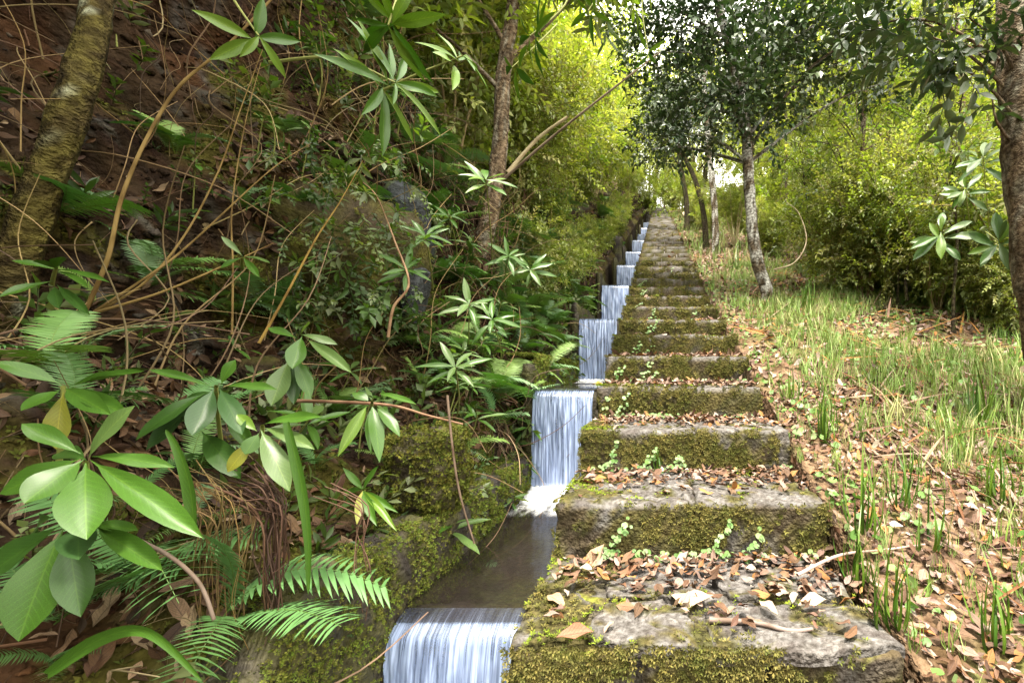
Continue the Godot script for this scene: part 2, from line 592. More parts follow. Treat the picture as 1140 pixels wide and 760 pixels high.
func build_stairs() -> void:
	var stairs := thing("stone_staircase", "long straight flight of mossy grey stone steps climbing beside the water channel", "staircase", Vector3.ZERO)
	for k in range(-3, 62):
		var front := (k + 2.1) * TREAD
		var top := k * RISE if k < 8 else 8 * RISE + (k - 8) * 0.232
		var rise := RISE if k < 8 else 0.232
		var near := k < 9
		var cell := 0.028 if k < 3 else (0.045 if k < 9 else 0.11)
		var far := k >= 30
		var right := (0.69 if k > 0 else 0.63) + rng.randf_range(-0.04, 0.04)
		var mb := block(Vector3(-0.395, top - 1.15, -front - TREAD - 0.06), Vector3(right - 0.03, top - 0.022, -front - 0.03), 0.3 if not near else 0.08, 0.01, 0.004, stone_tint)
		var st := part(stairs, "step", mb.mesh(mats.stone))
		# front stones, then the slabs of the tread behind them
		var split := [0.0]
		var pieces := rng.randi_range(2, 3) if k != 0 else 3
		for i in range(1, pieces):
			split.append((i + rng.randf_range(-0.22, 0.22)) / pieces)
		split.append(1.0)
		var depth := TREAD * (0.62 if k in [1, 2] else 1.04)
		var sunk := 0.028 if k in [-1, 0] else 0.0
		if far:
			split = [0.0, 1.0]
		for i in split.size() - 1:
			var x0: float = lerpf(-0.41, right, split[i])
			var x1: float = lerpf(-0.41, right, split[i + 1])
			var dz := rng.randf_range(-0.014, 0.014)
			var dy := rng.randf_range(-0.010, 0.010)
			var m := block(Vector3(x0 + 0.005, top - rise - 0.09, -front - depth), Vector3(x1 - 0.005, top + dy - sunk, -front + dz), cell, 0.022, 0.013, stone_tint if sunk == 0.0 else joint_tint).mesh(mats.stone)
			part(st, "stone", m)
		if k in [-1, 0]:
			lay_slabs(st, top, front, right)
		elif depth < TREAD:
			var cut := [0.0, rng.randf_range(0.25, 0.42), rng.randf_range(0.58, 0.75), 1.0]
			for i in 3:
				var x0: float = lerpf(-0.41, right, cut[i])
				var x1: float = lerpf(-0.41, right, cut[i + 1])
				part(st, "stone", block(Vector3(x0 + 0.006, top - 0.12, -front - TREAD - 0.05), Vector3(x1 - 0.006, top + rng.randf_range(-0.014, 0.004), -front - depth - 0.012), cell, 0.02, 0.014, stone_tint).mesh(mats.stone))
		step_fronts[k] = [front, top, right, rise, st]
	# the landing where the flight ends
	grow_moss_on_steps()

# irregular flagstones laid on a worn tread, outlines in shares of breadth and depth
func lay_slabs(st: Node3D, top: float, front: float, right: float) -> void:
	var plans := [
		[[0.52, -0.02], [0.80, -0.025], [1.02, 0.03], [0.99, 0.40], [0.84, 0.46], [0.66, 0.42], [0.50, 0.33]],
		[[0.17, 0.10], [0.30, 0.0], [0.495, -0.01], [0.475, 0.32], [0.40, 0.42], [0.22, 0.40]],
		[[0.0, 0.02], [0.15, 0.06], [0.20, 0.42], [0.12, 0.55], [0.0, 0.50]],
		[[0.23, 0.44], [0.40, 0.455], [0.47, 0.37], [0.58, 0.45], [0.52, 0.72], [0.36, 0.80], [0.20, 0.66]],
		[[0.60, 0.46], [0.83, 0.50], [0.97, 0.44], [1.0, 0.80], [0.80, 0.86], [0.60, 0.78], [0.55, 0.66]],
		[[0.0, 0.55], [0.11, 0.60], [0.19, 0.70], [0.33, 0.84], [0.30, 1.02], [0.0, 1.02]],
		[[0.36, 0.84], [0.55, 0.76], [0.78, 0.90], [0.98, 0.85], [1.0, 1.02], [0.34, 1.02]]]
	for plan in plans:
		var ring := []
		for i in plan.size():
			var p0: Array = plan[i]
			var p1: Array = plan[(i + 1) % plan.size()]
			for s in 6:
				var f := s / 6.0
				var q := Vector3(lerpf(-0.41, right, lerpf(p0[0], p1[0], f)), 0, -front - TREAD * lerpf(p0[1], p1[1], f))
				ring.append(q + Vector3(n_mid.get_noise_3dv(q * 9.0), 0, n_mid.get_noise_3dv(q * 9.0 + Vector3(40, 0, 0))) * 0.016)
		var mid := Vector3.ZERO
		for q in ring: mid += q / ring.size()
		var mb := Builder.new()
		var lift := top + rng.randf_range(-0.014, 0.008)
		for i in ring.size(): ring[i] = mid.lerp(ring[i], 0.955)
		var tilt := Vector3(rng.randf_range(-0.02, 0.02), 0, rng.randf_range(-0.02, 0.02))
		var n := ring.size()
		var levels_ := [[1.0, -0.035], [1.0, -0.010], [0.985, -0.003], [0.955, 0.0], [0.8, 0.0], [0.6, 0.0], [0.4, 0.0], [0.2, 0.0]]
		for lv in levels_:
			for q in ring:
				var w: Vector3 = mid.lerp(q, lv[0])
				w.y = lift + lv[1] + tilt.dot(w - mid) + (0.004 * n_mid.get_noise_3dv(w * 7.0) + 0.0035 * signf(n_lo.get_noise_3dv(w * Vector3(5, 0, 11))) if lv[1] > -0.02 else 0.0)
				mb.vert(w, stone_tint(w, Vector3.UP))
		var c := mb.vert(mid + Vector3(0, lift, 0), stone_tint(mid, Vector3.UP))
		for l in levels_.size() - 1:
			for i in n:
				mb.quad(l * n + i, (l + 1) * n + i, (l + 1) * n + (i + 1) % n, l * n + (i + 1) % n)
		for i in n: mb.tri((levels_.size() - 1) * n + i, c, (levels_.size() - 1) * n + (i + 1) % n)
		part(st, "slab", mb.mesh(mats.stone))

func moss_tuft() -> ArrayMesh:
	var mb := Builder.new()
	for k in 7:
		var a := TAU * k / 7.0 + rng.randf()
		var dir := Vector3(cos(a) * rng.randf_range(0.3, 1.0), rng.randf_range(0.5, 1.0), sin(a) * rng.randf_range(0.3, 1.0))
		add_leaf(mb, leaf_xf(Vector3(cos(a), 0, sin(a)) * 0.15, dir, Vector3.UP, rng.randf_range(0.7, 1.1), 0.42), 2, 0, 0.25, 0.3, 0.0, Color.WHITE)
	return mb.mesh(mats.moss)

func grow_moss_on_steps() -> void:
	var tuft := [moss_tuft(), moss_tuft()]
	for k in range(-1, 14):
		var s: Array = step_fronts[k]
		var front: float = s[0]
		var top: float = s[1]
		var right: float = s[2]
		var xs := []
		var cs := []
		var want := 2600 if k < 3 else (1500 if k < 6 else 500)
		var size := 1.0 if k < 3 else (1.4 if k < 6 else 2.2)
		for i in want * 2:
			var p: Vector3
			var nrm: Vector3
			var face := rng.randf()
			if face < 0.62:
				p = Vector3(rng.randf_range(-0.41, right), top - s[3] * rng.randf(), -front + 0.002); nrm = Vector3(0, 0.25, 1)
			elif face < 0.72:
				p = Vector3(-0.412, top - rng.randf() * 0.3, -front - rng.randf() * TREAD); nrm = Vector3(-1, 0.2, 0)
			else:
				p = Vector3(lerpf(-0.41, right, pow(rng.randf(), 1.5)), top + 0.002, -front - rng.randf() * TREAD); nrm = Vector3.UP
			var m := moss_cover(p)
			if nrm.y > 0.9:
				if smoothstep(0.08, 0.26, m - 0.08 + smoothstep(-0.1, -0.36, p.x) * 0.5) < rng.randf(): continue
			elif smoothstep(-0.25, 0.25, m) < rng.randf(): continue
			var h := rng.randf_range(0.006, 0.014) * size
			var up := (nrm + rv(0.5)).normalized()
			xs.append(Transform3D(frame(up.cross(rv()).normalized(), up).scaled(Vector3.ONE * h), p))
			var g := Color(0.145, 0.125, 0.04).lerp(Color(0.07, 0.074, 0.02), clampf(rng.randf() + n_lo.get_noise_3dv(p * 5.0), 0, 1))
			if nrm.y > 0.9 and n_lo.get_noise_3dv(p * 3.0 + Vector3(9, 0, 0)) > 0.05: g = Color(0.13, 0.17, 0.02)
			cs.append(jitter(g, 0.3))
		var o := copies(s[4], "moss", tuft[k & 1], xs, cs)
		o.set_meta("kind", "stuff")

# ------------------------------------------------------------------ channel and water
func build_channel() -> void:
	var ch := thing("water_channel", "mossy dark masonry channel stepping down along the staircase", "channel", Vector3.ZERO)
	for p in lips.size() - 1:
		var d0: float = lips[p]
		var d1: float = lips[p + 1]
		var y: float = levels[p]
		var cell := 0.04 if p < 2 else (0.07 if p < 4 else 0.2)
		var low: float = y - 1.1
		part(ch, "channel_bed", block(Vector3(-0.82, low, -d1 - 0.02), Vector3(-0.38, y - 0.13, -d0 - 0.015), maxf(cell, 0.06), 0.02, 0.012, wall_tint).mesh(mats.wall))
		part(ch, "sill", block(Vector3(-0.80, y - 0.3, -d0 - 0.16), Vector3(-0.395, y - 0.022, -d0), maxf(cell, 0.05), 0.02, 0.008, wall_tint).mesh(mats.wall))
		if p == 0:
			var rise := func(w: Vector3) -> Vector3:
				if w.y > -0.2: w.y += (bank_foot(-w.z) - 0.22) * clampf((w.y + 0.2) / 0.4, 0, 1)
				return w
			part(ch, "side_wall", block(Vector3(-1.02, low, -d1 + 0.0), Vector3(-0.79, 0.215, 0.1), 0.035, 0.03, 0.028, wall_tint, rise).mesh(mats.wall))
		else:
			part(ch, "side_wall", block(Vector3(-0.93 if p == 1 else -0.87, low, -d1 - 0.004), Vector3(-0.785, y + (0.215 if p == 1 else 0.15), -d0 + 0.004), cell, 0.03, 0.022, wall_tint).mesh(mats.wall))
	# the gate post of stone standing on the wall further up
	var post := part(self, "gate_post", block(Vector3(-1.0, 2.8, -10.5), Vector3(-0.80, 3.78, -10.3), 0.06, 0.03, 0.02, wall_tint).mesh(mats.wall))
	post.name = numbered("sluice_post")
	tag(post, "squat mossy stone post at the edge of the channel beside one of the upper falls", "post")

func build_water() -> void:
	var w := thing("water", "silky stream dropping from pool to pool down the stone channel", "water", Vector3.ZERO, "", "structure")
	for p in range(0, lips.size() - 1):
		var d0: float = lips[p]
		var d1: float = lips[p + 1]
		var y: float = levels[p]
		# pool
		var mb := Builder.new()
		var nz := 40 if p < 3 else 8
		var nx := 14 if p < 3 else 4
		for i in nz + 1:
			var d := lerpf(d0 + 0.01, d1 - 0.02, float(i) / nz)
			for j in nx + 1:
				var x := lerpf(-0.80, -0.395, float(j) / nx)
				var rough := 0.2 + 1.5 * smoothstep(0.6, 0.1, d1 - d)
				var dip := -0.016 * smoothstep(0.09, 0.0, d - d0)
				mb.vert(Vector3(x, y + dip + 0.006 * rough * (n_mid.get_noise_3d(x * 6.0, 0.0, d * 2.5) + 0.6 * n_hi.get_noise_3d(x * 4.0, 3.0, d * 2.0)), -d))
		for i in nz:
			for j in nx:
				var a := i * (nx + 1) + j
				mb.quad(a, a + nx + 1, a + nx + 2, a + 1)
		part(w, "pool", mb.mesh(mats.water))
		if p == 0: continue
		# the sheet that falls over this pool's lip
		var h: float = y - levels[p - 1] + 0.01
		mb = Builder.new()
		nx = 56 if p < 4 else 16
		var ny := 26
		for i in ny + 1:
			var t := float(i) / ny
			for j in nx + 1:
				var s := float(j) / nx
				var x := lerpf(-0.782, -0.408, s)
				var strand := n_mid.get_noise_2d(x * 55.0, t * 0.9 + p * 20.0) * 0.012 + n_hi.get_noise_2d(x * 60.0, t * 0.6 + p * 9.0) * 0.006
				var q: Vector3
				if t < 0.16:
					var a := t / 0.16
					q = Vector3(x, y - 0.005 - 0.02 * a * a, -(d0 + 0.075 * (1.0 - a)))
				else:
					var a := (t - 0.16) / 0.84
					q = Vector3(x + 0.012 * (s - 0.5) * -a, y - 0.025 - (h - 0.025) * pow(a, 1.15), -(d0 - 0.012 - 0.085 * sqrt(a) - strand * smoothstep(0.0, 0.2, a)))
				mb.vert(q, Color.WHITE, Vector2(s * 0.6 + p * 0.31, clampf(t, 0.01, 0.99)))
		for i in ny:
			for j in nx:
				var a := i * (nx + 1) + j
				mb.quad(a, a + 1, a + nx + 2, a + nx + 1)
		part(w, "waterfall", mb.mesh(mats.fall))
		# churned white water at its foot
		mb = Builder.new()
		var yl: float = levels[p - 1]
		var far := d0 - 0.02
		var reach := 0.95 if p == 1 else (0.6 if p < 4 else 0.3)
		nz = 40
		nx = 36
		for i in nz + 1:
			var t := float(i) / nz
			for j in nx + 1:
				var x := lerpf(-0.79, -0.40, float(j) / nx)
				var d := far - reach * t
				var k := smoothstep(1.05, 0.1, t * 0.82 + 0.30 * n_mid.get_noise_2d(x * 5.0, d * 1.2 + p * 7.0) + 0.14 * n_hi.get_noise_2d(x * 4.0, d * 1.0) + 0.12 * (1.0 - float(j) / nx))
				var edge := minf(1.0, minf(float(j), float(nx - j)) / 3.0) * smoothstep(1.0, 0.85, t)
				var up := 0.008 + 0.045 * k * smoothstep(0.6, 0.1, t) * (0.7 + 0.5 * n_mid.get_noise_2d(x * 12.0, d * 12.0))
				mb.vert(Vector3(x, yl + up, -d), Color(0.93, 0.94, 0.95, 0.85 * k * edge))
		for i in nz:
			for j in nx:
				var a := i * (nx + 1) + j
				mb.quad(a, a + 1, a + nx + 2, a + nx + 1)
		part(w, "foam", mb.mesh(mats.foam))

# ------------------------------------------------------------------ plants
func make_leaf_shapes() -> void:
	leaf_shapes.broad = [leaf_mesh(1, 0.10, 0.28, 0.10), leaf_mesh(1, 0.22, 0.20, 0.16), leaf_mesh(1, 0.02, 0.35, 0.12, 10, 2, 0.05)]
	leaf_shapes.lance = [leaf_mesh(0, 0.10, 0.25, 0.10), leaf_mesh(0, 0.25, 0.2, 0.12), leaf_mesh(0, 0.18, 0.3, 0.08, 10, 2, -0.06)]
	leaf_shapes.blade = [leaf_mesh(3, 0.45, 0.4, 0.0, 10, 1), leaf_mesh(3, 0.95, 0.3, 0.0, 12, 1, 0.2), leaf_mesh(3, 0.25, 0.35, 0.0, 8, 1, -0.1)]

func bark_tint(mode: String) -> Callable:
	return func(p: Vector3) -> Color:
		var a := n_mid.get_noise_3dv(p * 3.0)
		var b := n_hi.get_noise_3dv(p * 3.5)
		match mode:
			"moss":
				var c := Color(0.105, 0.088, 0.026).lerp(Color(0.065, 0.05, 0.022), smoothstep(-0.2, 0.3, a))
				return c.lerp(Color(0.33, 0.36, 0.27), 0.75 * smoothstep(0.34, 0.46, n_lo.get_noise_3dv(p * 7.0 + Vector3(4, 0, 9)) + 0.35 * b))
			"pale":
				var c := Color(0.20, 0.16, 0.11).lerp(Color(0.10, 0.08, 0.05), smoothstep(-0.1, 0.3, a))
				return c.lerp(Color(0.62, 0.62, 0.58), smoothstep(-0.08, 0.06, n_lo.get_noise_3dv(p * 6.0) + 0.4 * b))
			"dark":
				return Color(0.10, 0.08, 0.055).lerp(Color(0.06, 0.05, 0.035), smoothstep(-0.2, 0.2, a)).lerp(Color(0.13, 0.14, 0.05), smoothstep(0.1, 0.4, b))
			"grey":
				return Color(0.27, 0.20, 0.13).lerp(Color(0.13, 0.095, 0.06), smoothstep(-0.2, 0.3, a)).lerp(Color(0.3, 0.28, 0.22), smoothstep(0.15, 0.35, b))
		return Color(0.15, 0.1, 0.06)

# one leaf of a plant, as a part
func put_leaf(o: Node3D, kind: String, at: Vector3, tip: Vector3, up: Vector3, breadth: float, green: String) -> void:
	var m: ArrayMesh = pick(leaf_shapes[kind])
	part(o, "leaf", m, leaf_xf(at - o.position, tip - at, up, at.distance_to(tip), breadth), mats["leaf_" + green])

# a stem with whorls of leaves at its end
func whorl(label: String, base: Vector3, tip: Vector3, n: int, length: float, breadth: float, greens: Array, spread := 0.4, kind := "broad", called := "leafy_plant", group := "", tiers := 2) -> Node3D:
	var o := thing(called, label, "plant", base, group)
	var mb := Builder.new()
	var bow := (tip - base).cross(Vector3(0.2, 0.1, 1)).normalized() * base.distance_to(tip) * rng.randf_range(-0.12, 0.12)
	var path := smooth_path([Vector3(0, -0.03, 0), (tip - base) * 0.5 + bow, tip - base], 5)
	tube(mb, path, 0.0015 + length * 0.022, 0.001 + length * 0.01, 6, Color(0.16, 0.17, 0.05))
	part(o, "stem", mb.mesh(mats.stem))
	var axis: Vector3 = (path[-1] - path[-3]).normalized()
	axis = (axis + Vector3.UP * 0.6).normalized()
	var side := axis.cross(Vector3(0.1, 0.2, 1)).normalized()
	var other := axis.cross(side)
	for i in n:
		var a := i * 2.399 + rng.randf_range(-0.3, 0.3)
		var lift := lerpf(1.1, -0.25, float(i) / maxf(n - 1, 1)) * (1.0 - spread) + rng.randf_range(-0.15, 0.15)
		var out := side * cos(a) + other * sin(a)
		var dir := (out + axis * lift).normalized()
		var l := length * rng.randf_range(0.72, 1.1) * (0.6 if i == 0 else 1.0)
		var at := tip - axis * (float(i % tiers) * length * 0.14)
		put_leaf(o, kind, at, at + dir * l, axis + out * 0.3, breadth * l / length * rng.randf_range(0.85, 1.15), pick(greens))
	return o

func frond_mesh(pairs: int, arch: float, narrow := 1.0) -> ArrayMesh:
	var mb := Builder.new()
	var path := []
	for i in 13:
		var s := i / 12.0
		path.append(Vector3(0.03 * sin(s * 4.0), arch * (s - 1.35 * s * s), s * (1.0 - 0.12 * arch * s)))
	tube(mb, path, 0.007, 0.0025, 4, Color(0.9, 0.75, 0.45))
	for i in pairs:
		var s := 0.12 + 0.88 * float(i) / pairs
		var f := s * 12.0
		var k := mini(int(f), 11)
		var at: Vector3 = path[k].lerp(path[k + 1], f - k)
		var dir: Vector3 = (path[k + 1] - path[k]).normalized()
		var len_ := 0.26 * narrow * pow(sin(PI * pow(0.08 + 0.92 * (1.0 - s), 0.75)), 0.8) + 0.02
		for e in [-1.0, 1.0]:
			var out := Vector3(e, 0.12 + rng.randf_range(-0.1, 0.1), 0) + dir * rng.randf_range(0.22, 0.4)
			add_leaf(mb, leaf_xf(at, out, Vector3.UP + Vector3(-e * 0.25, 0, 0), len_ * rng.randf_range(0.9, 1.05), 0.9 / pairs * 1.0), 4, 4, 0.22, 0.2, 0.25, Color.WHITE.darkened(rng.randf() * 0.15))
	return mb.mesh()

var fronds := []
var frond_mats := []

func make_fronds() -> void:
	fronds = [frond_mesh(26, 0.25), frond_mesh(24, 0.55), frond_mesh(30, 0.1, 0.8), frond_mesh(22, 0.8, 1.1)]
	for q in [[0.075, 0.165, 0.05], [0.10, 0.20, 0.045], [0.15, 0.24, 0.055], [0.13, 0.22, 0.10], [0.06, 0.13, 0.035]]:
		var m: StandardMaterial3D = mats.frond.duplicate()
		m.albedo_color = Color(q[0], q[1], q[2]).linear_to_srgb()
		frond_mats.append(m)

func fern(label: String, at: Vector3, nrm: Vector3, n: int, length: float, tones: Array, group := "", facing := Vector3(0.6, 0, 0.5)) -> void:
	var o := thing("fern", label, "fern", at, group)
	for i in n:
		var a := TAU * (i + rng.randf_range(-0.3, 0.3)) / n
		var dir := (Vector3(cos(a), 0.0, sin(a)) * 0.9 + nrm * 0.55 + facing * 0.6 + Vector3.UP * rng.randf_range(0.0, 0.5)).normalized()
		var l := length * rng.randf_range(0.65, 1.15)
		part(o, "frond", pick(fronds), Transform3D(frame(dir, Vector3.UP + nrm * 0.4).scaled_local(Vector3(l, l, l)), rv(0.01)), frond_mats[pick(tones)])

func grass_clump(label: String, at: Vector3, n: int, height: float, wide: float, greens: Array, lean := Vector3.ZERO) -> void:
	var o := thing("grass_clump", label, "grass", at)
	for i in n:
		var a := rng.randf() * TAU
		var dir := (Vector3(cos(a), 0, sin(a)) * rng.randf_range(0.15, 0.8) + Vector3.UP + lean).normalized()
		var l := height * rng.randf_range(0.55, 1.1)
		var b := frame(dir, Vector3(cos(a), 0.3, sin(a)))
		part(o, "blade", pick(leaf_shapes.blade), Transform3D(Basis(b.x * wide, b.y * l, b.z * l), Vector3(cos(a), 0, sin(a)) * rng.randf() * height * 0.32), mats["leaf_" + str(pick(greens))])

# sprigs for crowns: a twig along z carrying leaves
func sprig(n: int, shape: int, length: float, breadth: float, twig: float, seg: int, dark: bool, droop := 0.15) -> ArrayMesh:
	var mb := Builder.new()
	tube(mb, [Vector3.ZERO, Vector3(0.02, 0.01, 0.5) * twig, Vector3(0, 0, 1) * twig], 0.004, 0.0015, 3, Color(0.7, 0.55, 0.6))
	for i in n:
		var s := (i + 0.6) / n
		var a := i * 2.399
		var dir := Vector3(cos(a), sin(a) * 0.8, 0.55 + 0.5 * s)
		add_leaf(mb, leaf_xf(Vector3(0, 0, twig * s), dir, Vector3(rng.randf_range(-0.4, 0.4), 1, 0.2), length * rng.randf_range(0.7, 1.15), breadth * rng.randf_range(0.8, 1.2)), seg, shape, droop, 0.3, 0.1, Color.WHITE.darkened(rng.randf() * 0.25))
	return mb.mesh(mats.crown_dark if dark else mats.crown)

var sprigs := {}

func make_sprigs() -> void:
	sprigs.laurel = sprig(9, 0, 0.095, 0.045, 0.22, 3, true)
	sprigs.holly = sprig(8, 0, 0.08, 0.045, 0.30, 2, true)
	sprigs.lance = sprig(9, 0, 0.12, 0.030, 0.14, 3, false)
	sprigs.fresh = sprig(11, 0, 0.095, 0.040, 0.30, 2, false)
	sprigs.fine = sprig(16, 0, 0.042, 0.019, 0.28, 2, false)
	sprigs.mass = sprig(13, 0, 0.13, 0.06, 0.5, 2, false)

# fills clumps of a crown with sprigs: clump = [centre, radius, count]
func fill_crown(clumps: Array, size: float, tones: Array, xs: Array, cs: Array, hang := 0.1) -> void:
	for c in clumps:
		var centre: Vector3 = c[0]
		var tone: Color = jitter(pick(tones), 0.12)
		for i in c[2]:
			var o := rv()
			while o.length() > 1.0: o = rv()
			var out := o.normalized()
			o = o * (0.55 + 0.45 * o.length()) * c[1] * Vector3(1.0, 0.72, 1.0)
			var dir := (out + rv(0.7) + Vector3(0, 0.25 - hang, 0)).normalized()
			var b := frame(dir, Vector3.UP + rv(0.5)).scaled_local(Vector3.ONE * size * rng.randf_range(0.7, 1.25))
			xs.append(Transform3D(b, centre + o))
			cs.append(jitter(tone.lerp(pick(tones), 0.4), 0.3))

# a tree: trunk path in world space, limbs to each clump of leaves
func tree(called: String, label: String, category: String, path: Array, r0: float, r1: float, bark: String, clumps: Array, leaf: String, size: float, tones: Array, group := "", flare := 0.6, limb := 0.25) -> Node3D:
	var base: Vector3 = path[0]
	var o := thing(called, label, category, base, group)
	var rel := []
	for p in path: rel.append(p - base)
	rel.push_front(Vector3(0, -0.35, 0))
	var pts := smooth_path(rel, 8)
	var mb := Builder.new()
	var tint := bark_tint(bark)
	tube(mb, pts, r0, r1, 18 if r0 > 0.06 else 9, func(q): return tint.call(q + base), 0.16, flare)
	part(o, "trunk", mb.mesh(mats.bark))
	for c in clumps:
		var goal: Vector3 = c[0] - base
		var from_: Vector3 = pts[clampi(int(pts.size() * rng.randf_range(0.55, 0.97)), 1, pts.size() - 1)]
		# leave the trunk below the clump
		for q in pts:
			if q.y > goal.y - from_.distance_to(goal) * 0.6 and q.y > rel[-1].y * 0.3:
				from_ = q
				break
		var mid := from_.lerp(goal, 0.5) + Vector3(rng.randf_range(-0.1, 0.1), 0.1, rng.randf_range(-0.1, 0.1)) * from_.distance_to(goal)
		mb = Builder.new()
		tube(mb, smooth_path([from_, mid, goal], 5), maxf(r1 * limb * 2.0, 0.008), 0.004, 6, func(q): return tint.call(q + base), 0.1)
		part(o, "branch", mb.mesh(mats.bark))
	var xs := []
	var cs := []
	fill_crown(clumps, size, tones, xs, cs)
	copies(o, "crown", sprigs[leaf], xs, cs, base).set_meta("kind", "stuff")
	return o

# a many-stemmed bush around its own base, for copying
func bush(called: String, stems: int, height: float, spread: float, leaf: String, size: float, per: int, tones: Array, bark: Color, start := 0.3) -> Node3D:
	var o := Node3D.new()
	o.name = called
	var clumps := []
	for i in stems:
		var a := TAU * (i + rng.randf()) / stems
		var out := Vector3(cos(a), 0, sin(a))
		var h := height * rng.randf_range(0.6, 1.05)
		var tip := out * spread * rng.randf_range(0.4, 1.0) + Vector3(0, h, 0)
		var path := smooth_path([out * 0.05 + Vector3(0, -0.1, 0), out * spread * 0.2 + Vector3(0, h * 0.4, 0) + rv(0.06), tip * 0.8 + rv(0.06), tip], 4)
		var mb := Builder.new()
		tube(mb, path, 0.006 + height * 0.006, 0.003, 5, bark)
		part(o, "stem", mb.mesh(mats.stem))
		for k in range(2, path.size()):
			var f := float(k) / path.size()
			if f < start: continue
			clumps.append([path[k] + rv(0.12 * spread + 0.05), spread * rng.randf_range(0.2, 0.36), int(per * rng.randf_range(0.5, 1.3))])
	var xs := []
	var cs := []
	fill_crown(clumps, size, tones, xs, cs)
	copies(o, "crown", sprigs[leaf], xs, cs).set_meta("kind", "stuff")
	return o

func wood_tree(called: String, height: float, bark: String, leaf: String, size: float, per: int, tones: Array) -> Node3D:
	var o := Node3D.new()
	o.name = called
	var lean := rv(0.08 * height) * Vector3(1, 0, 1)
	var pts := smooth_path([Vector3(0, -0.3, 0), Vector3(0, height * 0.3, 0) + lean * 0.3, Vector3(0, height * 0.65, 0) + lean, Vector3(0, height * 0.95, 0) + lean * 1.6], 5)
	var mb := Builder.new()
	tube(mb, pts, 0.02 * height, 0.006 * height, 10, bark_tint(bark), 0.15, 0.5)
	part(o, "trunk", mb.mesh(mats.bark))
	var clumps := []
	for i in 16:
		var f := rng.randf_range(0.14, 1.0)
		var a := i * 2.399
		var at: Vector3 = pts[int(f * (pts.size() - 1))]
		var goal := at + Vector3(cos(a), 0.35, sin(a)) * height * rng.randf_range(0.12, 0.30) * (1.25 - 0.6 * f)
		mb = Builder.new()
		tube(mb, [at, at.lerp(goal, 0.5) + Vector3(0, 0.02 * height, 0), goal], 0.005 * height, 0.006, 5, bark_tint(bark))
		part(o, "branch", mb.mesh(mats.bark))
		clumps.append([goal, height * rng.randf_range(0.11, 0.18), per])
	var xs := []
	var cs := []
	fill_crown(clumps, size, tones, xs, cs)
	copies(o, "crown", sprigs[leaf], xs, cs).set_meta("kind", "stuff")
	return o

func plant_copy(proto: Node3D, called: String, label: String, category: String, group: String, at: Vector3, turn: float, size: float) -> void:
	var o: Node3D = proto.duplicate()
	o.name = numbered(called)
	add_child(o)
	o.position = at
	o.rotation.y = turn
	o.scale = Vector3.ONE * size
	tag(o, label, category, group)

func land_at(x: float, d: float) -> Vector3:
	return Vector3(x, right_height(x, d) if x > 0.0 else bank_height(-0.95 - x, d), -d)

# ------------------------------------------------------------------ litter and ground cover
var dead_leaves := []
var straps := []
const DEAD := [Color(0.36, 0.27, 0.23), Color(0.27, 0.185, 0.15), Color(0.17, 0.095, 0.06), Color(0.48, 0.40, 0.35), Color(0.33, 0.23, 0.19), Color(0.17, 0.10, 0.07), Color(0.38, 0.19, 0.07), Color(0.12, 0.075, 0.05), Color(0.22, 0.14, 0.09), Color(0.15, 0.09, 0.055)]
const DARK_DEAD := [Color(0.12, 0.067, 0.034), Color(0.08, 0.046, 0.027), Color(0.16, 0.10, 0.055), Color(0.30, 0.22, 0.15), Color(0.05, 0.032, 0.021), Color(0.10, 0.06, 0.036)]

func dead_leaf_mesh(curl: float, droop: float) -> ArrayMesh:
	var mb := Builder.new()
	add_leaf(mb, Transform3D.IDENTITY, 6, 0, droop, curl, 0.5, Color.WHITE, 2, rng.randf_range(-0.12, 0.12))
	return mb.mesh(mats.dead)

func make_litter_shapes() -> void:
	dead_leaves = [dead_leaf_mesh(0.5, 0.2), dead_leaf_mesh(-0.5, -0.25), dead_leaf_mesh(1.0, 0.1), dead_leaf_mesh(0.2, -0.35)]
	for b in [0.15, -0.25, 0.4]:
		var mb := Builder.new()
		add_leaf(mb, Transform3D.IDENTITY, 8, 3, rng.randf_range(-0.12, 0.2), 0.8, 0.0, Color.WHITE, 1, b)
		straps.append(mb.mesh(mats.dead))

func lay(points: Array, xs: Array, cs: Array, tones: Array, size0: float, size1: float, ratio := 0.42, lift := 0.012, tilt := 0.45) -> void:
	for q in points:
		var nrm: Vector3 = (q[1] + rv(tilt)).normalized()
		var dir := rv().cross(nrm).normalized()
		var l := rng.randf_range(size0, size1)
		xs.append(leaf_xf(q[0] + q[1] * rng.randf() * lift, dir, nrm, l, l * ratio * rng.randf_range(0.7, 1.3)))
		cs.append(jitter(pick(tones), 0.3))

func tread_points(count: int, k0: int, k1: int, back: float) -> Array:
	var out := []
	for i in count:
		var k := rng.randi_range(k0, k1)
		var s: Array = step_fronts[k]
		var x := rng.randf_range(-0.36, s[2])
		var f := pow(rng.randf(), back)
		if rng.randf() > 0.25 + 0.75 * f + 0.3 * x: continue
		out.append([Vector3(x, s[1] + 0.008 + 0.02 * f * rng.randf(), -(s[0] + 0.02 + (TREAD - 0.04) * f)), Vector3.UP])
	return out

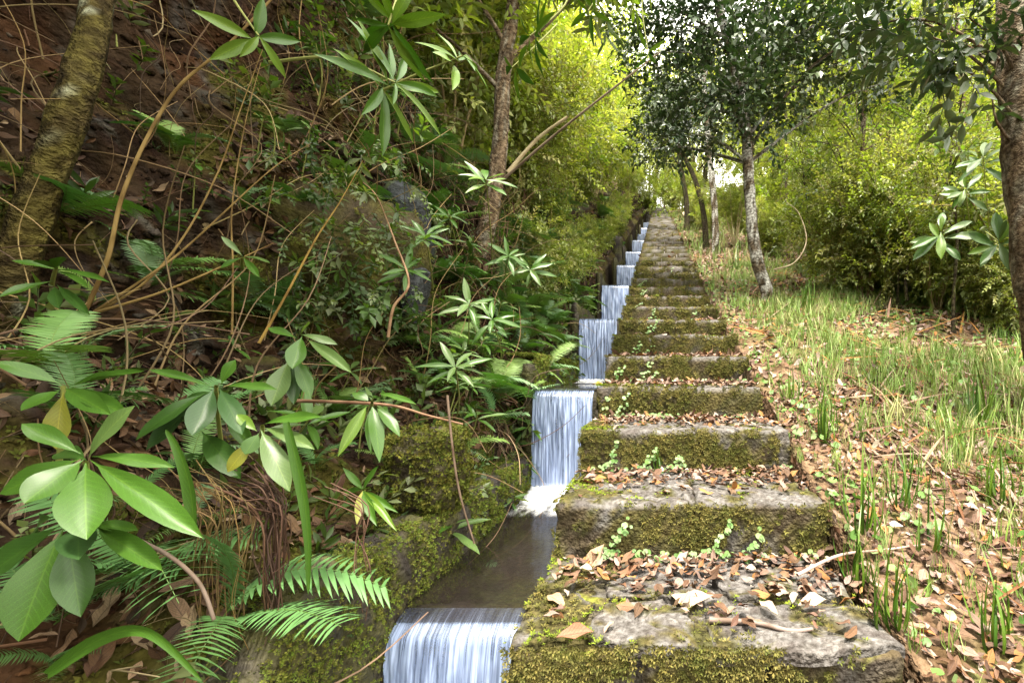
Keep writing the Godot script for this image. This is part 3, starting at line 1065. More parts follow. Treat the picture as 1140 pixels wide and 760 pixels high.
func scatter_litter() -> void:
	# drifts on the treads
	for v in 4:
		var xs := []
		var cs := []
		lay(tread_points(800, -1, 4, 0.5), xs, cs, DEAD, 0.025, 0.07)
		lay(tread_points(700, 4, 26, 0.6), xs, cs, DEAD, 0.05, 0.10)
		tag(copies(self, numbered("leaf_litter"), dead_leaves[v], xs, cs), "dry pink-brown leaf litter drifted on the stone treads", "leaf litter", "leaf litter on the treads", "stuff")
	# the leaf-strewn ground on the right
	var pale := func(p: Vector3, _z: int) -> float:
		return 0.45 + 0.9 * smoothstep(0.15, -0.25, n_lo.get_noise_3dv(p * 0.9)) * smoothstep(3.6, 1.2, p.x) + 0.25
	for v in 4:
		var xs := []
		var cs := []
		lay(ground_points(4600, 0.4, 3.2, col_first_right, cols - 18, pale), xs, cs, DEAD, 0.022, 0.068, 0.4, 0.03)
		lay(ground_points(3000, 3.2, 12.0, col_first_right, cols - 18, pale), xs, cs, DEAD, 0.04, 0.10, 0.45, 0.03)
		lay(ground_points(1200, 12.0, 28.0, col_first_right, cols - 18, pale), xs, cs, DEAD, 0.10, 0.2, 0.45, 0.03)
		tag(copies(self, numbered("leaf_litter"), dead_leaves[v], xs, cs), "pale brown leaf litter covering the ground beside the stairs", "leaf litter", "leaf litter on the ground beside the stairs", "stuff")
	# long dry strap leaves
	for v in 3:
		var xs := []
		var cs := []
		var near := func(p: Vector3, _z: int) -> float:
			return smoothstep(0.75, 1.3, p.x + 0.35 * n_lo.get_noise_3dv(p)) * 0.9
		lay(ground_points(800, 0.5, 3.4, col_first_right, cols - 18, near), xs, cs, [Color(0.30, 0.20, 0.15), Color(0.26, 0.12, 0.055), Color(0.38, 0.28, 0.21), Color(0.16, 0.10, 0.075)], 0.12, 0.38, 0.045, 0.05, 0.35)
		lay(ground_points(260, 3.4, 8.0, col_first_right, cols - 18, near), xs, cs, [Color(0.40, 0.27, 0.20), Color(0.42, 0.22, 0.07)], 0.2, 0.45, 0.05, 0.06, 0.4)
		tag(copies(self, numbered("dry_grass"), straps[v], xs, cs), "tangle of long dry strap leaves lying on the litter", "dry grass", "dry strap leaves beside the stairs", "stuff")
	# dark litter on the bank
	for v in 4:
		var xs := []
		var cs := []
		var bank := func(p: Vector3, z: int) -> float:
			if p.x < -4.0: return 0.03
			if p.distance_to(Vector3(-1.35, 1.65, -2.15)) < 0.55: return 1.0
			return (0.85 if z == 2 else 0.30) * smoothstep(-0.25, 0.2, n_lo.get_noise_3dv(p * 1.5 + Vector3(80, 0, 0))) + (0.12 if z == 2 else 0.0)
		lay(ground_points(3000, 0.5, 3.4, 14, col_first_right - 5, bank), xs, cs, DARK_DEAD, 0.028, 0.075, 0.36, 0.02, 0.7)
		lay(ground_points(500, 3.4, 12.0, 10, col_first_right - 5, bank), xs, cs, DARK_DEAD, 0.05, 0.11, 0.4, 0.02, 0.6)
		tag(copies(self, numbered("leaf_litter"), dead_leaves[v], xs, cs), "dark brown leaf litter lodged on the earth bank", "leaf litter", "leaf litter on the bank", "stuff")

func lone_leaves() -> void:
	# the leaves one can pick out on the near treads: direction seen, tread, length, heading, tone, label
	var list := [
		[662, 628, 0, 0.13, Vector3(0.3, 0.5, -0.2), Color(0.58, 0.40, 0.28), "largest tan dead leaf leaning on the lowest visible riser"],
		[770, 672, 0, 0.15, Vector3(0.9, -0.05, 0.35), Color(0.62, 0.50, 0.40), "long cream pointed leaf lying on the bare nearest slab"],
		[905, 676, 0, 0.10, Vector3(1, 0.15, -0.2), Color(0.70, 0.55, 0.42), "pale cream oval leaf at the far end of the nearest tread"],
		[930, 662, 0, 0.06, Vector3(0.2, 0.1, 1), Color(0.50, 0.20, 0.04), "small orange leaf beside the pale oval leaf on the nearest tread"],
		[640, 718, 0, 0.10, Vector3(1, 0.1, -0.2), Color(0.36, 0.17, 0.11), "reddish curled leaf on the moss near the water"],
		[618, 672, 0, 0.09, Vector3(0.6, 0.1, 0.6), Color(0.45, 0.31, 0.22), "tan crumpled leaf on the mossy corner above the pool"],
		[820, 548, 1, 0.05, Vector3(1, 0.1, 0.1), Color(0.55, 0.22, 0.05), "orange leaf on the second tread"],
		[855, 680, 0, 0.08, Vector3(0.4, 0.1, 0.8), Color(0.55, 0.42, 0.32), "beige leaf with a bent tip among the litter of the nearest tread"],
		[700, 640, 0, 0.09, Vector3(1, 0.2, 0.1), Color(0.30, 0.16, 0.10), "dark brown rolled leaf at the foot of the lowest visible riser"],
		[665, 468, 3, 0.07, Vector3(1, 0.2, 0.3), Color(0.55, 0.42, 0.10), "yellowed leaf on the left end of the fourth tread"],
	]
	for q in list:
		var s: Array = step_fronts[q[2]]
		var d: float = (EYE_Y - s[1]) * FOCAL / (q[1] - 417.0)
		d = clampf(d, s[0] + 0.03, s[0] + TREAD - 0.03)
		var at := Vector3((q[0] - 733.0) / FOCAL * d, s[1] + 0.018, -d)
		var o := thing("dead_leaf", q[6], "leaf", at, "single leaves on the treads")
		var dir: Vector3 = q[4]
		var m: StandardMaterial3D = mats.dead.duplicate()
		m.vertex_color_use_as_albedo = false
		m.albedo_color = (q[5] as Color).linear_to_srgb()
		part(o, "blade", pick(dead_leaves), leaf_xf(-dir.normalized() * q[3] * 0.5, dir, Vector3(0.1, 1, 0.35), q[3], q[3] * 0.42), m)

func ground_cover() -> void:
	# pennywort: little round leaves on short stalks
	var mb := Builder.new()
	var c := mb.vert(Vector3(0, -0.08, 0), Color(1.1, 1.1, 1.0))
	for k in 11:
		var a := 0.25 + (TAU - 0.5) * k / 10.0
		var r := 0.5 * (1.0 + 0.06 * sin(k * 2.6))
		mb.vert(Vector3(sin(a) * r, 0.03 * sin(k * 1.7), cos(a) * r))
	for k in 10: mb.tri(c, c + 2 + k, c + 1 + k)
	var pad := mb.mesh(mats.frond)
	var xs := []
	var cs := []
	var tones := [Color(0.11, 0.19, 0.05), Color(0.16, 0.23, 0.09), Color(0.08, 0.16, 0.03)]
	# runners along the foot of the risers and over their faces
	for k in range(0, 12):
		var s: Array = step_fronts[k + 1]
		for r in (13 if k < 5 else 7):
			var x := rng.randf_range(-0.38, 0.62)
			if rng.randf() < 0.5: x = rng.randf_range(-0.38, 0.0)
			var y: float = s[1] - s[3] + 0.02
			var up := rng.randf() < 0.35
			for i in rng.randi_range(5, 14):
				if up:
					y += rng.randf_range(0.0, 0.022); x += rng.randf_range(-0.015, 0.03)
				else:
					x += rng.randf_range(-0.02, 0.045)
				if y > s[1] or x > s[2] or x < -0.4: break
				var p := Vector3(x, y + rng.randf_range(-0.012, 0.02), -s[0] + rng.randf_range(0.015, 0.05))
				var size := rng.randf_range(0.014, 0.027)
				xs.append(Transform3D(frame(rv(), Vector3(rng.randf_range(-0.4, 0.4), 0.8, 0.9)).scaled(Vector3.ONE * size), p))
				var b := frame(Vector3(rng.randf_range(-1, 1), -0.5, 0.4), (Vector3(0, 0.7, 0.8) + rv(0.35)).normalized())
				xs[-1] = Transform3D(b.scaled(Vector3.ONE * size), p)
				cs.append(jitter(pick(tones), 0.2))
	tag(copies(self, numbered("pennywort"), pad, xs, cs), "small round pennywort leaves creeping along the stone risers", "ground cover", "", "stuff")
	xs = []
	cs = []
	var beside := func(p: Vector3, _z: int) -> float:
		return 0.15 + smoothstep(-0.05, 0.25, n_lo.get_noise_3dv(p * 1.4 + Vector3(0, 30, 0))) + smoothstep(0.95, 0.72, p.x) * 0.6
	for q in ground_points(5200, 0.6, 9.0, col_first_right, cols - 18, beside):
		var b := frame(rv(), (q[1] + rv(0.4)).normalized())
		xs.append(Transform3D(b.scaled(Vector3.ONE * rng.randf_range(0.02, 0.042)), q[0] + Vector3.UP * rng.randf_range(0.02, 0.06)))
		cs.append(jitter(pick(tones), 0.25))
	tag(copies(self, numbered("ground_cover"), pad, xs, cs), "round-leaved green ground cover spreading through the litter", "ground cover", "", "stuff")
	# short grass
	mb = Builder.new()
	for i in 6:
		var a := i * 1.05 + rng.randf()
		add_leaf(mb, leaf_xf(Vector3(cos(a), 0, sin(a)) * 0.08, Vector3(cos(a) * rng.randf_range(0.2, 0.9), 1, sin(a) * rng.randf_range(0.2, 0.9)), Vector3(cos(a), 0.3, sin(a)), rng.randf_range(0.6, 1.1), 0.05), 4, 3, rng.randf_range(0.3, 0.9), 0.3, 0.0, Color.WHITE)
	var tuft := mb.mesh(mats.frond)
	xs = []
	cs = []
	var green := [Color(0.16, 0.24, 0.05), Color(0.22, 0.30, 0.09), Color(0.13, 0.21, 0.04), Color(0.30, 0.29, 0.13)]
	var lawn := func(p: Vector3, _z: int) -> float:
		return smoothstep(-0.1, 0.3, n_lo.get_noise_3dv(p * 0.8 + Vector3(0, 0, 50)) + 0.15) * smoothstep(0.95, 1.7, p.x + 0.06 * -p.z) + 0.08
	for q in ground_points(10500, 1.4, 9.0, col_first_right, cols - 14, lawn):
		var b := frame(rv() * Vector3(1, 0, 1), (Vector3.UP + rv(0.25)).normalized())
		xs.append(Transform3D(b.scaled(Vector3.ONE * rng.randf_range(0.07, 0.2)), q[0]))
		cs.append(jitter(pick(green), 0.25))
	for q in ground_points(2600, 9.0, 28.0, col_first_right, cols - 14, func(p, _z): return 0.7):
		var b := frame(rv() * Vector3(1, 0, 1), (Vector3.UP + rv(0.25)).normalized())
		xs.append(Transform3D(b.scaled(Vector3.ONE * rng.randf_range(0.15, 0.35)), q[0]))
		cs.append(jitter(pick(green), 0.25))
	for q in ground_points(1700, 0.8, 2.8, col_first_right, cols - 14, func(_p, _z): return 0.6):
		var b := frame(rv() * Vector3(1, 0, 1), (Vector3.UP + rv(0.25)).normalized())
		xs.append(Transform3D(b.scaled(Vector3.ONE * rng.randf_range(0.05, 0.12)), q[0]))
		cs.append(jitter(pick(green), 0.25))
	tag(copies(self, numbered("grass"), tuft, xs, cs), "short yellow-green grass growing through the litter on the right-hand slope", "grass", "", "stuff")
	# moss on the bank, the cliff and the channel wall
	var m := moss_tuft()
	xs = []
	cs = []
	var damp := func(p: Vector3, _z: int) -> float:
		return smoothstep(0.05, 0.3, n_lo.get_noise_3dv(p * 1.7 + Vector3(11, 3, 40)) + 0.25 * n_hi.get_noise_3dv(p))
	for q in ground_points(16000, 0.5, 5.0, 18, col_first_right - 4, damp):
		var up: Vector3 = (q[1] + rv(0.4)).normalized()
		xs.append(Transform3D(frame(rv(), up).scaled(Vector3.ONE * rng.randf_range(0.008, 0.022)), q[0]))
		cs.append(jitter(Color(0.085, 0.078, 0.018).lerp(Color(0.065, 0.08, 0.016), rng.randf()), 0.3))
	for i in 42000:
		var d := 0.4 + 4.2 * pow(rng.randf(), 1.6)
		var p := 1
		while lips[p] < d: p += 1
		var top: float = levels[p - 1] + 0.215 if p > 1 else bank_foot(d)
		var q := Vector3(-0.785 + rng.randf_range(-0.012, 0.012), top - pow(rng.randf(), 1.2) * 0.5, -d)
		var nrm := Vector3(1, 0.3, 0.2)
		if rng.randf() < 0.35:
			q = Vector3(rng.randf_range(-1.0, -0.79), top + 0.004, -d); nrm = Vector3.UP
		if smoothstep(-0.25, 0.1, moss_cover(q + Vector3(0, 4, 0))) < rng.randf(): continue
		xs.append(Transform3D(frame(rv(), (nrm + rv(0.5)).normalized()).scaled(Vector3.ONE * rng.randf_range(0.0035, 0.0075) * (0.7 + 0.45 * d)), q))
		cs.append(jitter(Color(0.11, 0.105, 0.025).lerp(Color(0.09, 0.13, 0.02), rng.randf()), 0.3))
	for skin in mossy_skins:
		var arr: Array = (skin[0] as ArrayMesh).surface_get_arrays(0)
		var vs: PackedVector3Array = arr[Mesh.ARRAY_VERTEX]
		var ns: PackedVector3Array = arr[Mesh.ARRAY_NORMAL]
		var at: Transform3D = skin[1]
		for i in 5200:
			var k := rng.randi() % vs.size()
			var q: Vector3 = at * (vs[k] + rv(0.02)) 
			if moss_cover(q) < rng.randf_range(-0.5, 0.1): continue
			xs.append(Transform3D(frame(rv(), (at.basis * ns[k] + rv(0.5)).normalized()).scaled(Vector3.ONE * rng.randf_range(0.008, 0.016)), q))
			cs.append(jitter(Color(0.10, 0.092, 0.02).lerp(Color(0.075, 0.095, 0.018), rng.randf()), 0.35))
	tag(copies(self, numbered("moss"), m, xs, cs), "olive green moss growing on the bank and the channel wall", "moss", "", "stuff")

# crumbs of soil, rootlets and dry stems that roughen the bank and the cliff
func bank_clutter() -> void:
	for v in 3:
		var mb := Builder.new()
		var dirs := [Vector3.UP, Vector3.RIGHT, Vector3.BACK, Vector3.LEFT, Vector3.FORWARD, Vector3.DOWN]
		for k in dirs: mb.vert(k * rng.randf_range(0.6, 1.2) + rv(0.25))
		for k in 4:
			var p := 1 + k
			var q := 1 + (k + 1) % 4
			mb.tri(0, p, q); mb.tri(5, q, p)
		var m := mb.mesh(mats.ground)
		var xs := []
		var cs := []
		for q in ground_points(9000, 0.45, 4.6, 18, col_first_right - 4, func(p, z): return 0.9 if p.x > -4.0 else 0.1):
			var s := 0.004 + 0.02 * pow(rng.randf(), 3.0)
			xs.append(Transform3D(frame(rv(), rv()).scaled(Vector3(s, s * 0.8, s * 1.3)), q[0]))
			cs.append(jitter(earth_tint(q[0], 2), 0.35))
		tag(copies(self, numbered("rubble"), m, xs, cs), "crumbs of brown soil and stone on the cliff and bank", "rubble", "soil crumbs on the bank", "stuff")
	for v in 3:
		var mb := Builder.new()
		tube(mb, smooth_path([Vector3.ZERO, Vector3(rng.randf_range(-0.08, 0.08), 0.06, 0.33), Vector3(rng.randf_range(-0.12, 0.12), 0.05, 0.68), Vector3(rng.randf_range(-0.16, 0.16), -0.06, 1.0)], 5), 0.0065, 0.003, 3, Color.WHITE)
		var m := mb.mesh(mats.stem)
		var xs := []
		var cs := []
		for q in ground_points(2300, 0.5, 5.0, 18, col_first_right - 3, func(p, z): return (0.35 if z == 1 else 0.8) * smoothstep(-0.2, 0.25, n_lo.get_noise_3dv(p * 1.2 + Vector3(0, 70, 0))) if p.x > -3.6 else 0.05):
			var hang := rng.randf() < 0.6
			var dir: Vector3 = (Vector3(0.15, -1, 0.1) + q[1] * 0.25 + rv(0.35)) if hang else (q[1] * 0.35 + rv(1.0))
			var l := 0.08 + 0.5 * pow(rng.randf(), 2.0)
			xs.append(Transform3D(frame(dir, q[1]).scaled_local(Vector3.ONE * l), q[0] + q[1] * 0.01))
			cs.append(jitter(pick([Color(0.15, 0.10, 0.055), Color(0.09, 0.06, 0.04), Color(0.24, 0.18, 0.10), Color(0.12, 0.07, 0.045)]), 0.3))
		tag(copies(self, numbered("dry_stems"), m, xs, cs), "tangle of thin dry stems and rootlets on the bank", "dry stems", "dry stems on the bank", "stuff")

# small shoots and leafy twigs that clothe the bank and half hide the rocks
func bank_shoots() -> void:
	var tones := [Color(0.06, 0.11, 0.025), Color(0.085, 0.14, 0.03), Color(0.12, 0.17, 0.05), Color(0.045, 0.085, 0.02), Color(0.15, 0.19, 0.08)]
	var k := 0
	for kind in ["lance", "fresh", "fine"]:
		var xs := []
		var cs := []
		var lush := func(p: Vector3, z: int) -> float:
			return smoothstep(-2.5, -1.5, p.x + 0.3 * n_lo.get_noise_3dv(p * 1.5)) * smoothstep(-0.25, 0.2, n_lo.get_noise_3dv(p * 1.8 + Vector3(0, 0, 90)) + 0.12 * (-p.z - 1.6))
		for q in ground_points([520, 620, 800][k], 0.7, 6.0, 22, col_first_right - 4, lush):
			var dir: Vector3 = q[1] * 0.6 + Vector3(0.15, 0.45, 0.1) + rv(0.6)
			var s: float = rng.randf_range(0.45, 0.85) * (0.8 + 0.06 * -q[0].z)
			xs.append(Transform3D(frame(dir, Vector3.UP + q[1]).scaled_local(Vector3.ONE * s), q[0]))
			cs.append(jitter(pick(tones), 0.3))
		for i in [26, 30, 60][k]:
			var at := spot(rng.randf_range(300, 470), rng.randf_range(150, 370), rng.randf_range(1.95, 2.2))
			xs.append(Transform3D(frame(Vector3(0.3, -0.5, 0.5) + rv(0.6), Vector3.UP).scaled_local(Vector3.ONE * rng.randf_range(0.4, 0.7)), at))
			cs.append(jitter(pick(tones), 0.3))
		tag(copies(self, numbered("undergrowth"), sprigs[kind], xs, cs), "tangle of small green shoots clothing the earth bank", "undergrowth", "shoots clothing the bank", "stuff")
		k += 1
	# long thin dry stalks leaning and arching over the bank
	for v in 3:
		var mb := Builder.new()
		tube(mb, smooth_path([Vector3.ZERO, Vector3(rng.randf_range(-0.05, 0.05), 0.10, 0.3), Vector3(rng.randf_range(-0.08, 0.08), 0.13, 0.65), Vector3(rng.randf_range(-0.12, 0.12), 0.04, 1.0)], 6), 0.0042, 0.0016, 4, Color.WHITE)
		var m := mb.mesh(mats.stem)
		var xs := []
		var cs := []
		for q in ground_points(170, 0.9, 4.4, 22, col_first_right - 3, func(p, z): return (0.9 if p.x > -2.6 else 0.1) if p.x < -1.2 else 0.0):
			var dir: Vector3 = q[1] * 0.35 + Vector3(0.1, rng.randf_range(-0.6, 1.0), rng.randf_range(-0.7, 0.7))
			xs.append(Transform3D(frame(dir, q[1] + Vector3.UP).scaled_local(Vector3.ONE * rng.randf_range(0.3, 0.85)), q[0]))
			cs.append(jitter(pick([Color(0.17, 0.12, 0.05), Color(0.11, 0.075, 0.04), Color(0.24, 0.17, 0.08)]), 0.3))
		tag(copies(self, numbered("dry_stalks"), m, xs, cs), "thin tan dry stalks arching over the bank", "dry stalks", "dry stalks over the bank", "stuff")

# ------------------------------------------------------------------ rocks, canes, roots
func rock_mesh(radii: Vector3, rough: float, tint: Callable, at: Vector3, nu := 28, nv := 18) -> ArrayMesh:
	var mb := Builder.new()
	for i in nv + 1:
		var a := PI * i / nv
		for j in nu + 1:
			var b := TAU * (j % nu) / nu
			var n := Vector3(sin(a) * cos(b), cos(a), sin(a) * sin(b))
			var q := n / pow(pow(absf(n.x), 3.0) + pow(absf(n.y), 3.0) + pow(absf(n.z), 3.0), 1.0 / 3.0) * radii
			var w := q + at
			q += n * rough * (n_lo.get_noise_3dv(w * 3.0) * 1.5 + n_mid.get_noise_3dv(w * 2.5) + 0.4 * n_hi.get_noise_3dv(w * 4.0)) * radii.length()
			mb.vert(q, tint.call(q + at))
	for i in nv:
		for j in nu:
			var k := i * (nu + 1) + j
			mb.quad(k, k + 1, k + nu + 2, k + nu + 1)
	return mb.mesh(mats.stone)

func rock_tint(kind: String) -> Callable:
	return func(p: Vector3) -> Color:
		var a := n_mid.get_noise_3dv(p * 3.0)
		match kind:
			"moss": return Color(0.055, 0.05, 0.016).lerp(Color(0.095, 0.088, 0.018), smoothstep(-0.1, 0.3, n_lo.get_noise_3dv(p * 4.0))).lerp(Color(0.06, 0.045, 0.03), smoothstep(0.1, 0.4, a))
			"slate": return Color(0.050, 0.055, 0.062).lerp(Color(0.026, 0.028, 0.030), smoothstep(-0.2, 0.2, a)).lerp(Color(0.07, 0.09, 0.03), smoothstep(0.2, 0.4, n_lo.get_noise_3dv(p * 4.0)))
			"tan": return Color(0.26, 0.20, 0.11).lerp(Color(0.16, 0.12, 0.06), smoothstep(-0.2, 0.2, a)).lerp(Color(0.12, 0.12, 0.03), smoothstep(0.15, 0.4, n_lo.get_noise_3dv(p * 6.0)))
		return Color(0.075, 0.048, 0.03).lerp(Color(0.04, 0.028, 0.018), smoothstep(-0.2, 0.2, a)).lerp(Color(0.07, 0.063, 0.016), smoothstep(0.1, 0.3, n_lo.get_noise_3dv(p * 5.0)))

func boulder(label: String, at: Vector3, radii: Vector3, kind: String, turn := Vector3.ZERO) -> void:
	var o := part(self, numbered("boulder"), rock_mesh(radii, 0.10, rock_tint(kind), at))
	if kind == "moss": mossy_skins.append([o.mesh, Transform3D(Basis.from_euler(turn), at)])
	o.position = at
	o.rotation = turn
	tag(o, label, "rock")

var mossy_skins := []

func build_rocks() -> void:
	boulder("big mossy boulder bulging from the bank over a dark hollow", spot(385, 290, 2.50), Vector3(0.42, 0.34, 0.34), "moss", Vector3(0.1, 0.4, -0.15))
	boulder("smooth blue-grey wet rock face beside the mossy boulder", spot(458, 255, 2.72), Vector3(0.10, 0.24, 0.18), "slate", Vector3(0, 0.2, 0.1))
	boulder("narrow grey stone below the blue-grey rock face", spot(462, 330, 2.45), Vector3(0.05, 0.16, 0.10), "slate", Vector3(0, 0.1, -0.2))
	boulder("tan stone at the foot of the leaning trunk", spot(52, 338, 1.62), Vector3(0.11, 0.06, 0.09), "tan", Vector3(0.1, 0.3, -0.25))
	boulder("small round mossy stone stuck in the cliff face", spot(218, 252, 1.95), Vector3(0.055, 0.045, 0.06), "tan", Vector3(0, 0.5, 0.2))
	var at := spot(474, 520, 1.74)
	var slab := part(self, numbered("stone_block"), block(at - Vector3(0.13, 0.16, 0.14), at + Vector3(0.10, 0.13, 0.08), 0.03, 0.05, 0.03, func(p, _n): return rock_tint("moss").call(p)).mesh(mats.wall))
	mossy_skins.append([slab.mesh, Transform3D.IDENTITY])
	tag(slab, "mossy stone block on the wall beside the larger fall", "rock")
	var g := get_node("ground")
	for q in ground_points(22, 0.8, 4.5, 20, col_first_right - 14, func(p, z): return 0.9 if z == 1 and p.x > -3.6 else 0.1):
		var r := rng.randf_range(0.03, 0.08)
		var radii := Vector3(r * rng.randf_range(0.8, 1.6), r * rng.randf_range(0.4, 0.8), r)
		var o := part(g, "rock", rock_mesh(radii, 0.14, rock_tint("soil"), q[0], 14, 9))
		o.position = q[0] - q[1] * r * 0.35
		o.rotation = Vector3(rng.randf_range(-0.4, 0.4), rng.randf() * TAU, rng.randf_range(-0.4, 0.4))

func cane(called: String, label: String, category: String, pts: Array, r0: float, r1: float, col: Color, group := "") -> Node3D:
	var w := []
	for p in pts: w.append(spot(p[0], p[1], p[2]))
	var base: Vector3 = w[0]
	var o := thing(called, label, category, base, group)
	var rel := []
	for p in w: rel.append(p - base)
	var mb := Builder.new()
	var tint := func(q: Vector3) -> Color: return col.lerp(col * Color(0.55, 0.5, 0.45), smoothstep(-0.1, 0.35, n_mid.get_noise_3dv((q + base) * 5.0)))
	tube(mb, smooth_path(rel, 8), r0, r1, 7, tint, 0.12)
	part(o, "stem", mb.mesh(mats.stem))
	return o

func build_canes() -> void:
	var tan := Color(0.17, 0.115, 0.04)
	cane("dry_cane", "thick tan cane arching up past the leaning trunk to the top edge", "stem", [[82, 372, 1.40], [118, 292, 1.38], [135, 220, 1.38], [165, 150, 1.40], [200, 95, 1.42], [255, 48, 1.45], [312, -12, 1.5]], 0.0062, 0.003, tan, "tan canes on the bank")
	cane("dry_cane", "tan cane rising from the same root and curving straight up", "stem", [[98, 352, 1.5], [160, 315, 1.52], [205, 262, 1.55], [243, 190, 1.58], [268, 120, 1.6], [292, 55, 1.6]], 0.0045, 0.001, tan, "tan canes on the bank")
	cane("dry_cane", "tan cane slanting across the cliff to the litter ledge", "stem", [[100, 350, 1.46], [175, 300, 1.5], [215, 268, 1.55], [300, 190, 1.65], [345, 160, 1.75]], 0.0045, 0.001, tan * 0.9, "tan canes on the bank")
	cane("dry_cane", "low tan cane reaching sideways toward the small seedling", "stem", [[105, 348, 1.42], [180, 325, 1.44], [255, 293, 1.5], [305, 270, 1.56]], 0.005, 0.001, tan, "tan canes on the bank")
	cane("dry_cane", "ochre cane leaning up the bank in front of the mossy boulder", "stem", [[288, 382, 1.62], [320, 325, 1.66], [352, 265, 1.7], [378, 225, 1.74], [404, 178, 1.8]], 0.005, 0.001, Color(0.20, 0.13, 0.035), "tan canes on the bank")
	cane("dry_cane", "thin upright cane standing against the cliff", "stem", [[258, 372, 1.7], [259, 300, 1.72], [258, 230, 1.75], [272, 140, 1.78], [290, 70, 1.8]], 0.004, 0.001, tan * 0.85, "tan canes on the bank")
	cane("bare_twig", "crooked brown twig curving out below the boulder", "twig", [[432, 375, 1.9], [438, 342, 1.88], [455, 315, 1.9], [440, 270, 1.95], [420, 220, 2.0], [404, 203, 2.05]], 0.006, 0.002, Color(0.24, 0.15, 0.09), "bare twigs on the bank")
	cane("bare_twig", "brown twig running level along the bank under the fern leaves", "twig", [[330, 446, 1.45], [395, 448, 1.45], [440, 452, 1.48], [475, 462, 1.52], [515, 472, 1.6]], 0.006, 0.003, Color(0.22, 0.13, 0.08), "bare twigs on the bank")
	cane("bare_twig", "thin dark twig dangling from the bank down to the pool", "twig", [[498, 440, 1.55], [504, 500, 1.5], [512, 550, 1.48], [528, 605, 1.46]], 0.004, 0.003, Color(0.10, 0.07, 0.05), "bare twigs on the bank")
	cane("bare_twig", "dark arching twig below the big glossy leaves", "twig", [[150, 600, 0.84], [190, 620, 0.82], [222, 650, 0.80], [238, 690, 0.79]], 0.004, 0.003, Color(0.12, 0.09, 0.07), "bare twigs on the bank")
	cane("bare_twig", "pale twig lying on the litter beside the second step", "twig", [[888, 640, 1.5], [935, 618, 1.62], [985, 612, 1.7], [1030, 606, 1.72]], 0.006, 0.004, Color(0.38, 0.28, 0.24), "twigs on the litter")
	cane("bare_twig", "crooked brown twig at the back of the nearest tread", "twig", [[790, 690, 1.37], [840, 693, 1.36], [880, 702, 1.33], [905, 700, 1.33]], 0.009, 0.005, Color(0.20, 0.15, 0.13), "twigs on the treads")
	cane("bare_twig", "fallen pale branch arching beside the lichened trunk", "branch", [[862, 300, 5.6], [885, 292, 5.5], [898, 268, 5.5], [890, 238, 5.6], [876, 225, 5.7]], 0.009, 0.004, Color(0.30, 0.25, 0.17))
	cane("bare_twig", "long slanting branch crossing in front of the thin trunk", "branch", [[560, 200, 3.2], [600, 165, 3.1], [640, 132, 3.0], [700, 85, 2.9], [735, 58, 2.9]], 0.010, 0.004, Color(0.12, 0.09, 0.06))
	cane("bare_twig", "pale slanting branch leaning by the foot of the thin trunk", "branch", [[565, 192, 3.5], [598, 155, 3.5], [632, 130, 3.4]], 0.016, 0.010, Color(0.34, 0.28, 0.17))
	cane("fallen_log", "pale fallen branch lying beside the top of the stairs", "branch", [[762, 238, 19.0], [770, 246, 18.0], [782, 250, 17.0]], 0.10, 0.06, Color(0.45, 0.38, 0.27))
	# roots hanging over the edge of the wall
	var roots := [["curtain of thin straw-coloured roots hanging from the bank edge", 222, 276, 34, 1.03, Color(0.11, 0.075, 0.03), 0.0012], ["thick matted brown root rope hanging beside the straw-coloured roots", 292, 312, 34, 1.04, Color(0.05, 0.028, 0.018), 0.0022], ["few dark roots dangling over the wall near the pool", 400, 420, 5, 1.17, Color(0.07, 0.04, 0.028), 0.002]]
	for q in roots:
		var o := thing("hanging_roots", q[0], "roots", spot((q[1] + q[2]) * 0.5, 570, q[4]), "roots hanging over the wall")
		for i in q[3]:
			var px := rng.randf_range(q[1], q[2])
			var top := spot(px + rng.randf_range(-12, 12), rng.randf_range(545, 580), q[4] + rng.randf_range(-0.05, 0.02)) - o.position
			var low := spot(px + rng.randf_range(-6, 6), rng.randf_range(610, 790) if q[3] > 6 else rng.randf_range(640, 690), q[4] - rng.randf_range(0.01, 0.05)) - o.position
			var mb := Builder.new()
			tube(mb, smooth_path([top + Vector3(-0.10, 0.03, -0.03) + rv(0.03), top + rv(0.012), top.lerp(low, 0.35) + rv(0.014), top.lerp(low, 0.7) + rv(0.016), low + rv(0.016)], 4), q[6] * rng.randf_range(0.7, 1.2), q[6] * 0.5, 5, jitter(q[5], 0.35), 0.2)
			part(o, "root", mb.mesh(mats.stem))

# ------------------------------------------------------------------ the plants, one by one
func custom_plant(called: String, label: String, base: Vector3, hub: Vector3, d: float, leaves: Array, kind: String, up := Vector3(0.35, 0.75, 0.75)) -> void:
	var o := thing(called, label, "plant", base)
	var mb := Builder.new()
	tube(mb, smooth_path([Vector3.ZERO, (hub - base) * 0.55 + rv(0.015), hub - base], 6), 0.006, 0.004, 7, Color(0.20, 0.22, 0.06))
	part(o, "stem", mb.mesh(mats.stem))
	for q in leaves:           # base x y, tip x y, breadth in the same measure, nearer tip, green
		var a := spot(q[0], q[1], d)
		var b := spot(q[2], q[3], d - q[5])
		put_leaf(o, kind, a, b, up + rv(0.25), 0.82 * q[4] / FOCAL * d, q[6])

